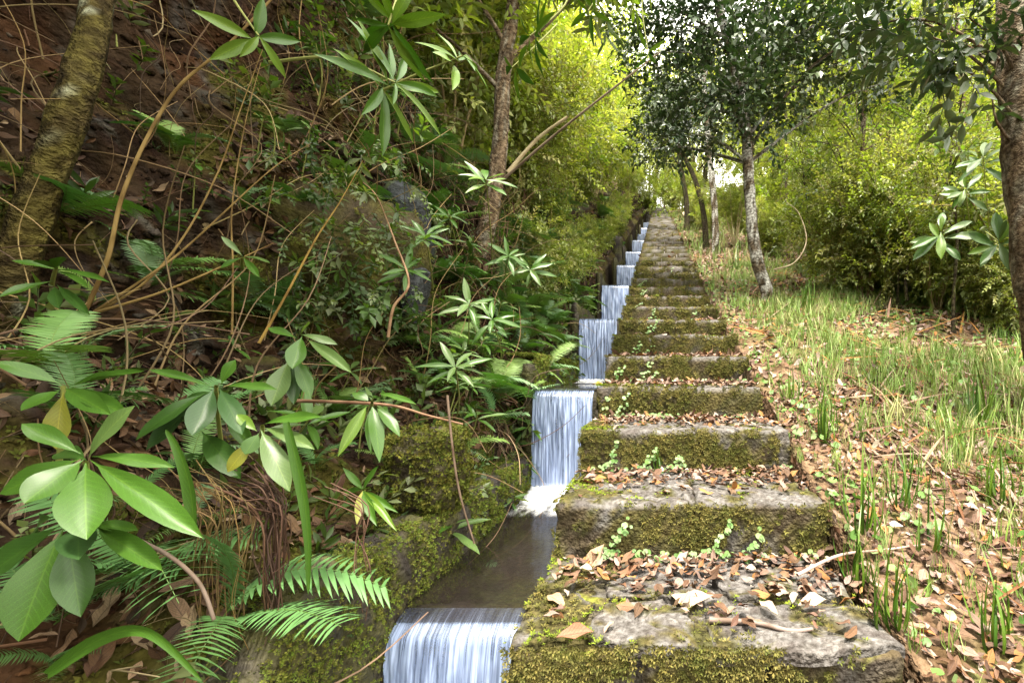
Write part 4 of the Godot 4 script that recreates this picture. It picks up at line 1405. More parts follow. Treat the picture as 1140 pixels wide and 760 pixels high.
func build_near_plants() -> void:
	custom_plant("broadleaf_plant", "large glossy broad-leaved plant with holes in its lowest leaf, over the wall", land(85, 640)[0], spot(95, 515, 0.80), 0.80, [
		[95, 515, 92, 600, 48, 0.10, "fresh"], [92, 512, 24, 556, 44, 0.08, "fresh"], [90, 510, -10, 548, 34, 0.04, "mid"], [98, 510, 127, 452, 28, 0.02, "grey"],
		[100, 512, 215, 588, 32, 0.08, "fresh"], [90, 505, 24, 470, 24, 0.0, "mid"], [102, 508, 178, 508, 20, 0.02, "mid"], [96, 512, 58, 498, 26, -0.05, "deep"],
		[70, 588, 10, 714, 58, 0.08, "mid"], [76, 590, 84, 684, 38, 0.06, "deep"], [66, 585, -22, 642, 40, 0.03, "deep"], [88, 580, 84, 622, 34, 0.1, "blue"], [100, 582, 152, 590, 18, 0.0, "mid"], [104, 584, 178, 634, 26, 0.06, "mid"], [60, 575, 10, 590, 30, -0.05, "deep"]], "broad")
	custom_plant("broadleaf_plant", "tall narrow-leaved plant rising behind the large glossy plant", land(60, 560)[0], spot(70, 430, 0.95), 0.95, [
		[68, 428, -5, 396, 22, 0.05, "fresh"], [74, 430, 158, 412, 14, 0.04, "fresh"], [72, 432, 100, 448, 24, 0.08, "fresh"], [76, 432, 134, 456, 22, 0.06, "mid"], [70, 436, 58, 500, 26, 0.02, "sere"], [68, 434, 20, 450, 22, 0.06, "mid"]], "broad")
	custom_plant("broadleaf_plant", "dark glossy plant with bluish leaves growing in the middle of the bank", land(250, 520)[0], spot(240, 430, 1.12), 1.12, [
		[236, 430, 165, 410, 12, 0.02, "fresh"], [238, 432, 212, 484, 28, 0.1, "blue"], [244, 432, 268, 476, 24, 0.1, "blue"], [232, 436, 140, 480, 24, 0.1, "deep"], [228, 440, 160, 500, 26, 0.05, "blue"], [224, 480, 262, 526, 28, 0.1, "deep"], [250, 450, 280, 502, 18, 0.06, "mid"], [246, 428, 256, 400, 18, 0.0, "fresh"], [250, 430, 298, 424, 14, 0.03, "mid"], [242, 436, 196, 450, 18, 0.02, "deep"]], "broad")
	custom_plant("broadleaf_plant", "plant with shiny reflecting leaves in front of the boulder's dark hollow", land(335, 460)[0], spot(332, 378, 1.35), 1.35, [
		[336, 374, 324, 410, 22, 0.08, "mid"], [340, 376, 390, 414, 16, 0.06, "grey"], [334, 372, 372, 378, 12, 0.0, "grey"], [330, 376, 298, 364, 12, 0.0, "mid"], [322, 400, 300, 448, 26, 0.1, "grey"], [328, 398, 346, 434, 18, 0.06, "mid"], [334, 372, 345, 358, 10, 0.0, "lime"], [326, 404, 326, 450, 16, 0.04, "deep"]], "broad")
	custom_plant("broadleaf_plant", "plant with three pale drooping leaves above the hanging roots", land(292, 560)[0], spot(292, 474, 1.05), 1.05, [
		[290, 478, 318, 534, 27, 0.08, "grey"], [294, 472, 342, 456, 16, 0.05, "fresh"], [294, 476, 340, 488, 18, 0.06, "grey"], [286, 480, 262, 460, 14, 0.0, "lime"], [282, 490, 250, 524, 18, 0.04, "sere"], [288, 482, 272, 505, 20, 0.03, "mid"]], "broad")
	custom_plant("broadleaf_plant", "cluster of four hanging lance leaves in the middle of the bank", land(412, 490)[0], spot(414, 448, 1.35), 1.35, [
		[408, 452, 377, 504, 15, 0.1, "lime"], [414, 452, 425, 503, 18, 0.1, "fresh"], [420, 454, 446, 479, 16, 0.05, "mid"], [412, 456, 411, 500, 11, 0.08, "mid"], [410, 446, 392, 434, 14, 0.0, "mid"], [422, 438, 462, 446, 10, 0.04, "fresh"]], "lance")
	custom_plant("seedling", "small seedling with spreading narrow leaves above the litter ledge", land(405, 575)[0], spot(404, 545, 1.3), 1.3, [
		[404, 545, 382, 520, 9, 0.02, "fresh"], [404, 545, 418, 518, 11, 0.02, "fresh"], [404, 546, 440, 568, 9, 0.06, "fresh"], [404, 546, 436, 578, 10, 0.1, "lime"], [404, 546, 416, 582, 12, 0.1, "fresh"], [404, 546, 398, 576, 12, 0.08, "sere"], [404, 544, 378, 548, 9, 0.0, "mid"]], "lance")
	custom_plant("seedling", "leafy seedling beside the tan stone at the foot of the trunk", land(58, 345)[0], spot(62, 298, 1.3), 1.3, [
		[62, 300, 12, 289, 11, 0.04, "mid"], [62, 299, 38, 287, 14, 0.06, "mid"], [62, 299, 66, 285, 14, 0.05, "fresh"], [63, 300, 110, 302, 9, 0.03, "mid"], [63, 301, 96, 314, 10, 0.05, "mid"], [60, 312, -4, 330, 13, 0.1, "mid"], [62, 316, 98, 350, 12, 0.05, "deep"], [60, 318, 62, 340, 14, 0.05, "deep"]], "broad")
	custom_plant("seedling", "tiny three-leaved seedling in front of the canes", land(270, 300)[0], spot(270, 284, 1.5), 1.5, [
		[270, 285, 246, 262, 8, 0.03, "grey"], [270, 285, 300, 292, 8, 0.03, "grey"], [270, 286, 288, 308, 9, 0.05, "mid"], [270, 286, 244, 298, 8, 0.02, "mid"]], "broad")
	# whorled plants on the bank above the cascade
	var list := [[541, 300, 541, 200, 2.3, 0.17, "lime", "tall thin stem topped by a star of bright green leaves"], [480, 335, 474, 262, 2.15, 0.14, "fresh", "upright three-leaved sprout beside the blue-grey rock"],
		[505, 470, 507, 408, 1.7, 0.13, "grey", "silvery whorled plant leaning over the wall above the larger fall"], [520, 380, 522, 338, 2.1, 0.14, "grey", "pale star-leaved plant below the tall thin stem"], [556, 400, 548, 355, 2.2, 0.14, "fresh", "drooping star-leaved plant right above the wall"],
		[468, 320, 452, 300, 2.0, 0.12, "fresh", "small star-leaved plant at the edge of the wet rock"], [592, 345, 590, 300, 2.9, 0.15, "grey", "silvery star-leaved plant on the bank beside the second fall"], [560, 330, 566, 285, 2.8, 0.15, "mid", "green star-leaved plant under the thin trunk"], [505, 300, 500, 240, 2.6, 0.12, "fresh", "slender sprout beside the thin trunk's foot"]]
	for q in list:
		whorl(q[7], land(q[0], q[1])[0], spot(q[2], q[3], q[4]), 9, q[5], q[5] * 0.2, [q[6], q[6], "mid", "fresh"], 0.45, "lance", "whorled_plant", "star-leaved plants on the bank")
	# leafy branches reaching in from above
	var sprays := [[300, 60, 440, 92, 1.5, 0.20, "branch with large bright leaves and one yellowing leaf hanging over the cliff", 13, 0.035], [470, -60, 432, 28, 1.4, 0.17, "sunlit spray of long leaves at the top edge above the cliff", 9, 0.032], [420, 95, 515, 62, 1.75, 0.17, "spray of lance leaves in front of the thin trunk's crown", 8, 0.034],
		[640, -40, 590, 40, 2.0, 0.17, "spray of leaves beside the top of the thin trunk", 9, 0.032], [620, 20, 570, 75, 2.0, 0.13, "small spray with one bluish hanging leaf against the thin trunk", 5, 0.034], [690, -50, 655, 12, 2.2, 0.15, "dark leafy twig at the top edge between the crowns", 6, 0.03], [250, -30, 288, 40, 1.35, 0.15, "twig with a few dangling leaves at the end of the arching cane", 6, 0.036], [730, -60, 722, 60, 2.6, 0.14, "isolated bright leaf tuft hanging in front of the dark crown", 5, 0.03]]
	for q in sprays:
		var base := spot(q[0], q[1], q[4] + 0.15)
		var tip := spot(q[2], q[3], q[4])
		var o := whorl(q[6], base, tip, q[7], q[5], q[8], ["fresh", "lime", "mid", "lime"], 0.75, "lance", "leafy_branch", "leafy branches hanging in from above", 3)
		o.set_meta("category", "branch")
	# ferns
	var ferns := [[245, 690, 0.86, 0.30, 4, "large dark fern arching at the bottom edge below the roots"], [150, 640, 0.92, 0.26, 5, "dark feathery fern under the large glossy leaves"], [60, 690, 0.82, 0.24, 5, "fern in the lowest corner below the holed leaf"], [350, 520, 1.3, 0.16, 4, "small fern hanging beside the straw-coloured roots"], [430, 520, 1.4, 0.15, 4, "small fern beneath the hanging lance leaves"], [190, 470, 1.1, 0.2, 5, "fern half hidden behind the bluish leaves"], [165, 318, 1.55, 0.17, 5, "bluish fern at the foot of the canes"],
		[585, 345, 2.6, 0.34, 7, "pale arching fern on the bank by the second fall"], [555, 318, 2.5, 0.30, 6, "fern on the bank under the thin trunk"], [600, 372, 2.6, 0.26, 6, "fern drooping over the wall at the larger fall"], [570, 372, 2.3, 0.30, 6, "long fern spilling toward the larger fall"], [532, 350, 2.2, 0.28, 6, "fern among the star-leaved plants"], [612, 315, 3.4, 0.34, 7, "bright fern above the third fall"], [498, 350, 2.0, 0.22, 5, "fern beside the crooked twig"], [585, 275, 3.4, 0.36, 7, "tall fern behind the silvery star-leaved plant"], [540, 395, 1.9, 0.24, 5, "fern above the mossy stone block"], [480, 412, 1.7, 0.2, 5, "fern at the end of the level twig"]]
	for q in ferns:
		var at: Array = land(q[0], q[1])
		fern(q[5], at[0], at[1], q[4], q[3], [0, 4, 0] if q[2] < 1.35 else [1, 2, 3, 0], "ferns on the bank")
	for q in ground_points(34, 2.8, 13.0, 22, col_first_right - 6, func(p, z): return 0.9 if p.x > -2.6 and z > 0 else 0.15):
		fern("green fern growing in the thicket on the bank above the small falls", q[0], q[1], 6, rng.randf_range(0.26, 0.45), [1, 2, 3], "ferns in the thicket above the falls")
	for i in 30:
		var at: Array = land(rng.randf_range(455, 625), rng.randf_range(265, 440))
		if at[0].x < -0.8:
			fern("arching pale green fern on the lush bank beside the larger falls", at[0], at[1], 5, rng.randf_range(0.16, 0.24) + 0.02 * -at[0].z, [2, 3, 1], "ferns on the lush bank beside the larger falls")
	# small seedlings all over the bank
	for q in ground_points(46, 1.3, 6.0, 24, col_first_right - 6, func(p, z): return 0.7 if p.x > -2.4 else 0.12):
		whorl("small leafy seedling rooted in the litter of the bank", q[0], q[0] + q[1] * 0.06 + Vector3(0.04, 0.13, 0.02), 6, rng.randf_range(0.06, 0.12), 0.022, ["mid", "fresh", "grey", "deep"], 0.5, "broad", "seedling", "seedlings scattered on the bank")
	for q in ground_points(64, 1.5, 4.0, 24, col_first_right - 4, func(p, z): return 0.9 if p.x > -1.75 else 0.05):
		var l := rng.randf_range(0.10, 0.20)
		whorl("slender star-leaved plant crowding the bank between the ferns", q[0], q[0] + q[1] * 0.10 + Vector3(0.05, rng.randf_range(0.08, 0.22), 0.03), 8, l, l * 0.2, ["grey", "fresh", "mid", "grey"], 0.4, "lance", "whorled_plant", "star-leaved plants crowding the bank")
	for q in ground_points(54, 1.0, 3.6, 26, col_first_right - 4, func(p, z): return 0.9 if p.x > -2.0 else 0.05):
		fern("small dark fern rooted among the litter of the bank", q[0], q[1], 5, rng.randf_range(0.12, 0.30), [0, 1, 3, 2], "small ferns among the bank litter")
	for q in ground_points(26, 0.6, 1.3, 26, col_first_right - 4, func(p, z): return 0.9 if p.x > -1.8 else 0.05):
		fern("dark fern in the overgrown corner below the large glossy plant", q[0], q[1], 4, rng.randf_range(0.10, 0.2), [0, 4], "ferns in the overgrown corner")
	# strap-leaved blades over the wall
	for q in [[["long arching strap leaf at the bottom edge in front of the ferns"], [[50, 752], [110, 712], [165, 705], [225, 758]], 0.75], [["narrow strap leaf hanging straight down beside the root rope"], [[318, 470], [335, 545], [342, 600], [343, 662]], 1.0], [["upright strap leaf standing behind the large glossy plant"], [[214, 588], [208, 540], [196, 500], [184, 478]], 0.9]]:
		var w := []
		for p in q[1]: w.append(spot(p[0], p[1], q[2]))
		var o := thing("strap_leaf", q[0][0], "leaf", w[0])
		var mb := Builder.new()
		var path := smooth_path(w, 6)
		for i in path.size():
			var f := float(i) / (path.size() - 1)
			var dir: Vector3 = (path[mini(i + 1, path.size() - 1)] - path[maxi(i - 1, 0)]).normalized()
			var side := dir.cross(Vector3(0.2, 0.1, 1)).normalized() * 0.013 * minf(1.0, 0.5 + 2.0 * f) * pow(1.0 - f, 0.5)
			mb.vert(path[i] - w[0] - side, Color.WHITE, Vector2(0.1, f)); mb.vert(path[i] - w[0] + dir.cross(side) * 0.5, Color.WHITE, Vector2(0.5, f)); mb.vert(path[i] - w[0] + side, Color.WHITE, Vector2(0.9, f))
		for i in path.size() - 1:
			for k in 2: mb.quad(i * 3 + k, i * 3 + k + 3, i * 3 + k + 4, i * 3 + k + 1)
		part(o, "blade", mb.mesh(mats.leaf_fresh))
	# grass clumps on the right
	var clumps := [[918, 488, 16, 0.24, "broad-bladed grass clump at the end of the third step"], [962, 590, 9, 0.28, "tall grass clump beside the second step"], [1002, 560, 6, 0.24, "thin upright grass blades among the dry strap leaves"], [1000, 700, 8, 0.24, "grass clump at the end of the nearest tread"], [1035, 610, 5, 0.22, "few leaning grass blades in the litter"], [1115, 560, 7, 0.24, "grass blades at the edge of the slope"], [880, 445, 9, 0.2, "small grass tuft at the end of the fourth step"], [1110, 720, 9, 0.2, "low grass tuft in the nearest litter"], [1090, 470, 8, 0.3, "arching grass clump below the large trunk"], [730, 514, 5, 0.10, "tiny grass tuft growing on a riser joint"], [1000, 315, 14, 0.5, "tall arching grass below the bare saplings"], [1028, 318, 12, 0.45, "silvery arching grass beside the saplings"], [900, 345, 12, 0.35, "grass clump on the leaf-strewn slope behind the steps"], [955, 650, 8, 0.2, "fresh grass tuft between the litter and the nearest slab"], [820, 300, 8, 0.4, "grass tuft at the foot of the lichened trunk"]]
	for q in clumps:
		var at: Vector3 = land(q[0], q[1])[0]
		if q[0] == 730: at = Vector3(0.0, 0.235, -(1.826 - 0.0) - 0.55)
		grass_clump(q[4], at, int(q[2] * 2.2), q[3], 0.0105 if q[3] < 0.3 else 0.015, ["fresh", "lime", "lime"])
	# larger-leaved plants at the right
	var rights := [[1060, 330, 1048, 258, 3.4, 0.26, "broad-leaved plant with pale leaves on the right-hand slope"], [1108, 330, 1095, 175, 3.0, 0.18, "tall leafy sapling with upright leaves beside the large trunk"], [1085, 330, 1075, 210, 3.2, 0.17, "leafy sapling between the broad-leaved plant and the large trunk"], [975, 310, 968, 238, 6.0, 0.24, "whorled shrub with pale leaves in the undergrowth"], [1100, 300, 1112, 268, 2.9, 0.2, "low leafy plant at the foot of the large trunk"], [920, 300, 912, 210, 6.5, 0.26, "whorled shrub beyond the lichened trunk"]]
	for q in rights:
		whorl(q[6], land(q[0], q[1])[0], spot(q[2], q[3], q[4]), 10, q[5], q[5] * 0.27, ["fresh", "grey", "lime"], 0.6, "broad", "leafy_sapling", "leafy saplings on the right-hand slope", 4)

# ------------------------------------------------------------------ trees
const DARK := [Color(0.035, 0.065, 0.022), Color(0.05, 0.08, 0.026), Color(0.03, 0.05, 0.02), Color(0.08, 0.115, 0.045)]
const FRESH := [Color(0.18, 0.24, 0.055), Color(0.24, 0.29, 0.075), Color(0.13, 0.19, 0.045), Color(0.30, 0.31, 0.10), Color(0.36, 0.36, 0.17), Color(0.10, 0.15, 0.03)]
const LIME := [Color(0.28, 0.34, 0.09), Color(0.37, 0.39, 0.14), Color(0.26, 0.31, 0.05), Color(0.48, 0.47, 0.22), Color(0.15, 0.20, 0.035)]
const OLIVE := [Color(0.19, 0.21, 0.05), Color(0.25, 0.25, 0.07), Color(0.14, 0.17, 0.04)]

func path_of(list: Array) -> Array:
	var out := []
	for p in list: out.append(spot(p[0], p[1], p[2]))
	return out

func clumps_of(list: Array) -> Array:      # [x, y, distance, radius in metres, sprigs]
	var out := []
	for p in list: out.append([spot(p[0], p[1], p[2]), p[3], p[4]])
	return out

func build_trees() -> void:
	tree("leaning_tree", "mossy leaning trunk with pale lichen standing against the dark cliff", "tree", path_of([[-14, 400, 1.36], [6, 330, 1.36], [44, 215, 1.40], [82, 110, 1.44], [102, 40, 1.5], [112, -40, 1.6], [130, -260, 1.8]]), 0.050, 0.036, "moss",
		[[Vector3(-2.6, 3.7, -1.4), 0.7, 330], [Vector3(-2.1, 3.9, -2.2), 0.7, 330], [Vector3(-1.9, 4.0, -1.0), 0.7, 330], [Vector3(-2.5, 4.1, -0.2), 0.8, 330], [Vector3(-2.0, 4.4, -2.9), 0.7, 300], [Vector3(-2.9, 4.3, -2.6), 0.8, 300], [Vector3(-3.0, 4.4, -0.8), 0.8, 300], [Vector3(-2.0, 4.4, 0.5), 0.8, 300]], "laurel", 1.15, DARK, "", 0.25)
	tree("slender_tree", "slender grey trunk rising from the bank behind the star-leaved plants", "tree", path_of([[532, 300, 3.55], [545, 240, 3.55], [556, 170, 3.6], [561, 80, 3.6], [572, 0, 3.65], [582, -130, 3.8]]), 0.075, 0.045, "grey",
		clumps_of([[500, -60, 3.4, 0.5, 90], [600, -90, 3.8, 0.6, 110], [660, -40, 3.6, 0.45, 70], [540, -180, 3.6, 0.7, 120], [470, 20, 3.3, 0.3, 30]]), "lance", 1.1, FRESH, "", 0.4)
	tree("lichened_tree", "slim trunk blotched with white lichen under a dark glossy crown", "tree", path_of([[854, 325, 6.0], [842, 285, 6.0], [835, 220, 6.0], [832, 160, 6.0], [826, 108, 6.0], [812, 50, 6.05], [798, -10, 6.1], [790, -130, 6.2]]), 0.085, 0.05, "pale",
		clumps_of([[760, 25, 6.2, 0.55, 120], [720, 60, 6.6, 0.45, 84], [735, 110, 6.6, 0.4, 62], [790, 85, 6.0, 0.45, 84], [830, 105, 5.6, 0.4, 80], [845, 50, 5.8, 0.5, 96], [885, 85, 5.8, 0.45, 84], [905, 30, 5.8, 0.5, 96], [950, 62, 5.7, 0.45, 73], [800, 5, 6.0, 0.6, 126], [870, -20, 6.0, 0.7, 126], [770, 150, 6.4, 0.35, 51], [725, 165, 7.0, 0.35, 44], [860, 135, 5.9, 0.3, 33], [940, -10, 5.6, 0.6, 96], [700, 10, 6.6, 0.5, 68], [815, 140, 5.8, 0.25, 33], [1000, 20, 5.5, 0.5, 62], [990, 90, 5.8, 0.3, 27]]), "holly", 1.1, DARK, "", 0.25)
	tree("twin_tree", "pale forked double trunk beyond the lichened trunk", "tree", path_of([[797, 270, 10.5], [796, 235, 10.5], [793, 200, 10.5], [789, 160, 10.5], [785, 110, 10.6], [780, 40, 10.8]]), 0.085, 0.055, "pale",
		clumps_of([[812, 120, 10.6, 0.8, 71], [770, 90, 11, 0.9, 82], [840, 80, 11, 0.9, 71], [800, 40, 11, 1.1, 93], [750, 130, 11.4, 0.6, 49]]), "holly", 1.3, DARK, "", 0.2)
	tree("dark_tree", "dark leaning trunk just left of the pale forked trunk", "tree", path_of([[786, 268, 11.6], [783, 235, 11.6], [774, 200, 11.8], [760, 170, 12.0], [742, 130, 12.2]]), 0.085, 0.045, "dark",
		clumps_of([[735, 130, 12.2, 0.7, 55], [755, 100, 12, 0.8, 60], [720, 150, 12.6, 0.6, 44], [775, 140, 12, 0.5, 33]]), "holly", 1.3, DARK, "", 0.2)
	tree("dark_tree", "farthest dark trunk at the top right of the stairs", "tree", path_of([[765, 250, 16.0], [764, 220, 16.0], [758, 185, 16.2], [752, 140, 16.4]]), 0.11, 0.06, "dark",
		clumps_of([[745, 130, 16.4, 0.9, 60], [768, 120, 16, 0.9, 60], [730, 165, 16.8, 0.8, 54], [760, 165, 16, 0.6, 30]]), "holly", 1.5, DARK, "", 0.2)
	var big := tree("large_tree", "large rough brown trunk at the right edge of the view", "tree", path_of([[1178, 430, 2.6], [1165, 330, 2.6], [1153, 240, 2.6], [1142, 120, 2.62], [1138, 30, 2.65], [1135, -80, 2.7], [1125, -300, 2.9]]), 0.14, 0.11, "grey",
		clumps_of([[1080, 20, 2.5, 0.24, 23], [1035, 40, 2.7, 0.22, 18], [1000, 12, 2.9, 0.25, 18], [1062, 70, 2.5, 0.14, 7], [1105, 110, 2.45, 0.1, 3], [960, 30, 3.1, 0.2, 8]]), "laurel", 0.95, DARK, "", 0.2, 0.05)
	big.get_node("trunk").set_meta("label", "rough brown trunk")
	var tall := [[2.7, 6.6, "first"], [3.6, 7.2, "second"], [2.9, 8.6, "third"], [4.6, 8.0, "fourth"], [3.6, 9.8, "fifth"], [5.2, 10.0, "sixth"], [3.2, 11.6, "seventh"], [4.4, 6.2, "eighth"], [6.2, 8.6, "ninth"]]
	for q in tall:
		var foot := land_at(q[0], q[1])
		var lean := rv(0.5) * Vector3(1, 0, 1)
		var h := rng.randf_range(4.2, 5.6)
		var cl := []
		for i in 26:
			var f := rng.randf_range(0.28, 1.05)
			cl.append([foot + Vector3(0, h * f, 0) + lean * f + rv(1.0) * Vector3(1, 0.4, 1), rng.randf_range(0.25, 0.45), 11])
		tree("slim_tree", "slim airy tree with small leaves, %s from the stairs in the right-hand thicket" % q[2], "tree", [foot, foot + Vector3(0, h * 0.4, 0) + lean * 0.5, foot + Vector3(0, h * 0.75, 0) + lean * 0.7, foot + Vector3(0, h, 0) + lean], 0.05, 0.02, "grey", cl, "fresh", 0.95, FRESH + LIME, "slim trees of the right-hand thicket", 0.2, 0.25)
	# slender bare saplings in the undergrowth at the right
	var whip := [[[1000, 328, 5.4], [1003, 280, 5.4], [1010, 230, 5.4], [1028, 150, 5.5], [1040, 110, 5.5]], [[962, 318, 6.2], [958, 270, 6.2], [945, 220, 6.2], [935, 170, 6.3]], [[1010, 300, 5.2], [1030, 250, 5.2], [1052, 200, 5.3], [1075, 150, 5.4]], [[905, 300, 7.5], [900, 240, 7.5], [893, 180, 7.6]], [[1062, 330, 4.4], [1066, 260, 4.4], [1058, 190, 4.5], [1070, 120, 4.6]]]
	var say := ["bare reddish sapling in the middle of the right-hand undergrowth", "thin sapling bending toward the lichened trunk", "sapling leaning out from the foot of the bare reddish one", "thin upright sapling behind the lichened trunk", "wiry sapling in front of the large trunk's leaves"]
	for i in whip.size():
		var pts := path_of(whip[i])
		var cl := []
		for k in range(1, pts.size()):
			for e in 4: cl.append([pts[k] + rv(0.45) * Vector3(1, 0.6, 1), 0.22, 16])
		tree("sapling", say[i], "sapling", pts, 0.018, 0.008, "dark", cl, "fine", 1.0, FRESH, "saplings in the right-hand undergrowth", 0.3, 0.4)

func build_thicket() -> void:
	var protos := []
	protos.append(bush("bush", 7, 2.4, 1.0, "fresh", 1.0, 11, LIME, Color(0.25, 0.19, 0.10)))
	protos.append(bush("bush", 8, 3.2, 1.2, "lance", 1.1, 12, LIME, Color(0.28, 0.22, 0.12), 0.35))
	protos.append(bush("bush", 9, 1.6, 0.9, "fine", 1.3, 17, LIME, Color(0.16, 0.09, 0.06), 0.2))
	protos.append(bush("bush", 7, 1.9, 0.9, "fresh", 1.1, 10, FRESH, Color(0.22, 0.16, 0.09), 0.25))
	# shrubs over the left bank, overhanging the cascade
	var left := [[-1.75, 4.0, 0, 0.8], [-1.55, 4.9, 2, 0.9], [-2.1, 4.6, 1, 0.9], [-1.6, 5.8, 0, 0.9], [-2.3, 6.2, 1, 1.0], [-1.6, 7.0, 3, 0.8], [-2.0, 7.8, 1, 1.0], [-1.7, 8.8, 0, 0.9], [-2.6, 9.2, 1, 1.1], [-1.7, 10.2, 3, 0.9], [-2.1, 11.5, 0, 1.1], [-1.8, 13.0, 1, 1.0], [-2.7, 13.0, 1, 1.3], [-1.9, 15.0, 0, 1.2], [-2.0, 17.5, 1, 1.2], [-2.3, 20.0, 0, 1.4], [-3.2, 7.2, 1, 1.2], [-3.6, 10.5, 1, 1.3], [-3.0, 5.2, 1, 1.1], [-2.5, 3.7, 2, 0.9], [-1.75, 6.4, 2, 0.8], [-1.7, 9.6, 2, 0.9], [-2.2, 24.0, 1, 1.6], [-3.5, 17.0, 1, 1.7]]
	var nth := ["first", "second", "third", "fourth", "fifth", "sixth", "seventh", "eighth", "ninth", "tenth", "eleventh", "twelfth", "thirteenth", "fourteenth", "fifteenth", "sixteenth", "seventeenth", "eighteenth", "nineteenth", "twentieth", "twenty-first", "twenty-second", "twenty-third", "twenty-fourth", "twenty-fifth"]
	var sorts := ["leafy yellow-green", "tall lime-green", "low fine-leaved", "loose-leaved"]
	left.sort_custom(func(s, t): return s[1] < t[1])
	for i in left.size():
		var q: Array = left[i]
		plant_copy(protos[q[2]], "bush", "%s bush above the cascade, %s up the slope from the slender trunk" % [sorts[q[2]], nth[i]], "bush", "bushes above the cascade", land_at(q[0] + rng.randf_range(-0.1, 0.1), q[1]), rng.randf() * TAU, q[3] * rng.randf_range(0.9, 1.1))
	for i in 22:
		var d := 4.0 + i * 0.62
		plant_copy(protos[pick([0, 2, 3])], "low_bush", "low leafy growth on the bank edge, %s clump up from the second fall" % nth[i], "bush", "low growth along the bank edge", land_at(-1.08 - 0.25 * rng.randf(), d + rng.randf_range(-0.2, 0.2)) - Vector3(0, 0.1, 0), rng.randf() * TAU, rng.randf_range(0.26, 0.42))
	for i in 40:
		var d := rng.randf_range(4.6, 17.0)
		var x := 1.9 + 0.12 * d + pow(rng.randf(), 1.3) * (2.0 + d * 0.5)
		if x < 2.2 + 0.05 * d and d < 9.0: continue
		if d < 5.5 and x < 2.9: continue
		plant_copy(protos[pick([0, 2, 2, 3, 3])], "undergrowth_bush", "fine-leaved bush in the undergrowth on the right-hand slope", "bush", "undergrowth bushes on the right-hand slope", land_at(x, d), rng.randf() * TAU, rng.randf_range(0.6, 1.0))
	for i in 26:
		var d := rng.randf_range(4.3, 10.5)
		var x := 2.15 + 0.14 * d + rng.randf() * 0.25 * d
		plant_copy(protos[pick([0, 2, 3, 2])], "undergrowth_bush", "low bush in the front row of the undergrowth beyond the grass", "bush", "front row of the undergrowth", land_at(x, d), rng.randf() * TAU, rng.randf_range(0.35, 0.6))
	var wood := [wood_tree("tree", 7.0, "grey", "mass", 1.0, 60, FRESH), wood_tree("tree", 8.5, "dark", "mass", 1.1, 60, LIME), wood_tree("tree", 6.0, "grey", "mass", 0.9, 60, OLIVE)]
	var where := []
	for i in 44:
		var d := rng.randf_range(9.0, 48.0)
		where.append([3.0 + 0.10 * d + rng.randf() * (3.0 + d * 0.75), d, "tree"])
	for i in 26:
		var d := rng.randf_range(11.0, 46.0)
		where.append([-3.6 - 0.06 * d - rng.randf() * (2.0 + d * 0.35), d, "tree"])
	for q in [[-1.8, 33.0], [1.4, 37.0], [-0.4, 42.0], [2.4, 29.0], [-3.0, 29.0], [0.6, 47.0], [2.2, 23.0], [-2.4, 37.0], [2.8, 34.0], [-1.0, 52.0], [1.8, 54.0]]: where.append([q[0], q[1], "tree"])
	for q in where:
		var at: Vector3 = land_at(q[0], q[1]) if absf(q[0]) > 1.0 else Vector3(q[0], nosing(q[1]) - 0.1, -q[1])
		var sort: int = pick([0, 1, 2, 1])
		var side := "on the slope above the cascade" if q[0] < -1.0 else ("closing the view at the top of the stairs" if q[0] < 3.0 else "beyond the undergrowth across the stairs")
		plant_copy(wood[sort], "wood_tree", "%s tree of the wood %s" % [["yellow-green grey-stemmed", "pale lime-green dark-stemmed", "olive-green grey-stemmed"][sort], side], "tree", "trees of the wood " + side, at, rng.randf() * TAU, rng.randf_range(0.8, 1.25))
	# the wood goes on beside and behind the viewer and shades the cliff
	for q in [[-3.5, -0.6, 0.75], [-3.7, 1.3, 0.7], [-3.5, 2.9, 0.62], [-4.6, 0.4, 0.9], [-3.2, -2.4, 0.8], [5.0, -3.5, 0.9], [2.8, -6.5, 1.0], [-1.8, -6.0, 1.0]]:
		plant_copy(wood[2 if q[0] < 0 else 0], "wood_tree", "tree of the surrounding wood overhanging the bank and the stairs", "tree", "trees around the viewer", land_at(q[0], q[1]), rng.randf() * TAU, q[2])
	# bushes closing the far end of the path
	for q in [[1.5, 13.5], [1.9, 11.6], [1.4, 17.0], [1.7, 19.5], [1.5, 22.5], [1.8, 25.5], [-1.5, 22.0], [-1.6, 26.0], [1.4, 28.5], [-1.4, 30.0], [2.6, 15.0], [2.8, 18.5], [3.2, 22.0], [2.4, 10.0], [0.2, 37.0], [-0.8, 36.0], [1.1, 34.5]]:
		plant_copy(protos[pick([0, 1, 2])], "path_bush", "leafy bush crowding the upper end of the stairs", "bush", "bushes at the upper end of the stairs", land_at(q[0], q[1]) if absf(q[0]) > 1.0 else Vector3(q[0], nosing(q[1]) - 0.1, -q[1]), rng.randf() * TAU, rng.randf_range(0.45, 0.75) if q[1] < 20.0 else rng.randf_range(0.7, 1.0))
	for p in protos + wood: p.free()

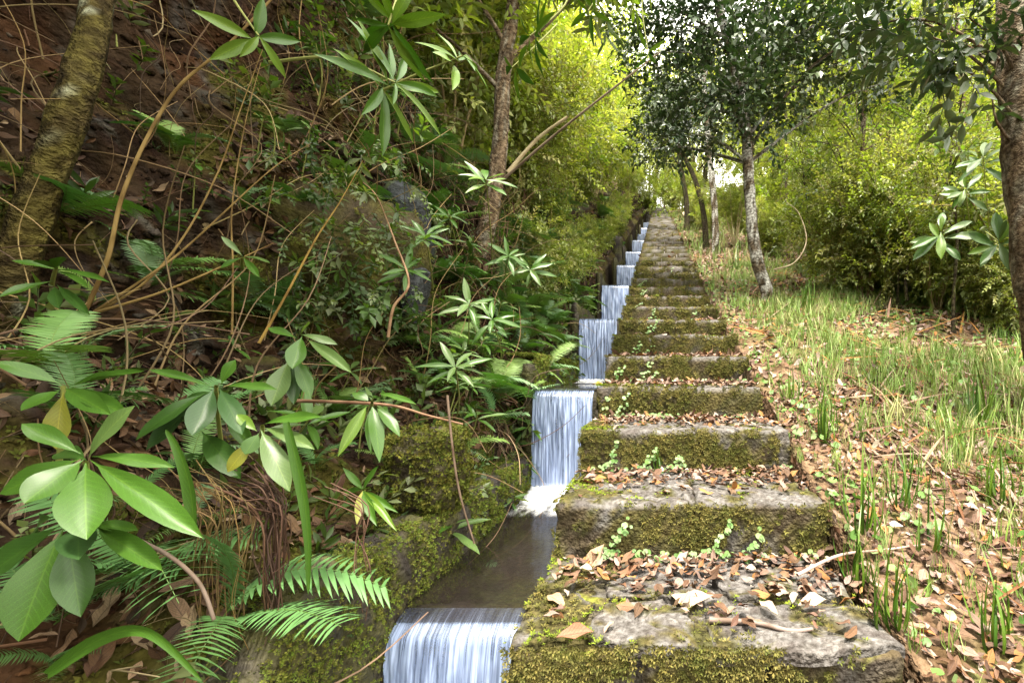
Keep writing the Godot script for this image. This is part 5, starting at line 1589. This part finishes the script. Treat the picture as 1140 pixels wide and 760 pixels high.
# ------------------------------------------------------------------ the scene
func setup_noise() -> void:
	for q in [[n_lo, 11, 0.9, 3], [n_mid, 23, 3.0, 3], [n_hi, 37, 11.0, 2], [n_ridge, 51, 1.6, 3]]:
		var n: FastNoiseLite = q[0]
		n.seed = q[1]
		n.noise_type = FastNoiseLite.TYPE_SIMPLEX_SMOOTH
		n.frequency = q[2]
		n.fractal_type = FastNoiseLite.FRACTAL_FBM
		n.fractal_octaves = q[3]
	n_ridge.fractal_type = FastNoiseLite.FRACTAL_RIDGED

func _ready() -> void:
	rng.seed = 20240
	var cam := Camera3D.new()
	cam.name = "camera"
	add_child(cam)
	cam.position = Vector3(0, EYE_Y, 0)
	cam.keep_aspect = Camera3D.KEEP_HEIGHT
	var near := 0.05
	cam.set_frustum(760.0 / FOCAL * near, Vector2((570.0 - 733.0) / FOCAL, (417.0 - 380.0) / FOCAL) * near, near, 400.0)
	cam.current = true
	var env := Environment.new()
	env.background_mode = Environment.BG_SKY
	var sky := ProceduralSkyMaterial.new()
	sky.sky_top_color = Color(1.0, 0.985, 0.94)
	sky.sky_horizon_color = Color(1.0, 0.985, 0.93)
	sky.sky_curve = 0.2
	sky.ground_bottom_color = Color(0.25, 0.22, 0.16)
	sky.ground_horizon_color = Color(0.6, 0.6, 0.5)
	sky.sky_energy_multiplier = 1.4
	env.sky = Sky.new()
	env.sky.sky_material = sky
	env.tonemap_mode = Environment.TONE_MAPPER_LINEAR
	env.tonemap_exposure = 3.9
	env.sdfgi_enabled = true
	env.ssao_enabled = true
	env.ssil_enabled = true
	var we := WorldEnvironment.new()
	we.name = "environment"
	we.environment = env
	add_child(we)
	var sun := DirectionalLight3D.new()
	sun.name = "sun"
	sun.light_energy = 1.35
	sun.light_color = Color(1.0, 0.965, 0.90)
	sun.light_angular_distance = 6.0
	sun.shadow_enabled = true
	add_child(sun)
	sun.look_at_from_position(Vector3(-0.7, 9.0, 1.7), Vector3.ZERO)

	setup_noise()
	make_textures()
	make_materials()
	make_leaf_shapes()
	make_fronds()
	make_sprigs()
	make_litter_shapes()
	build_ground()
	build_stairs()
	build_channel()
	build_water()
	build_trees()
	build_thicket()
	build_rocks()
	build_canes()
	build_near_plants()
	bank_clutter()
	bank_shoots()
	scatter_litter()
	lone_leaves()
	ground_cover()
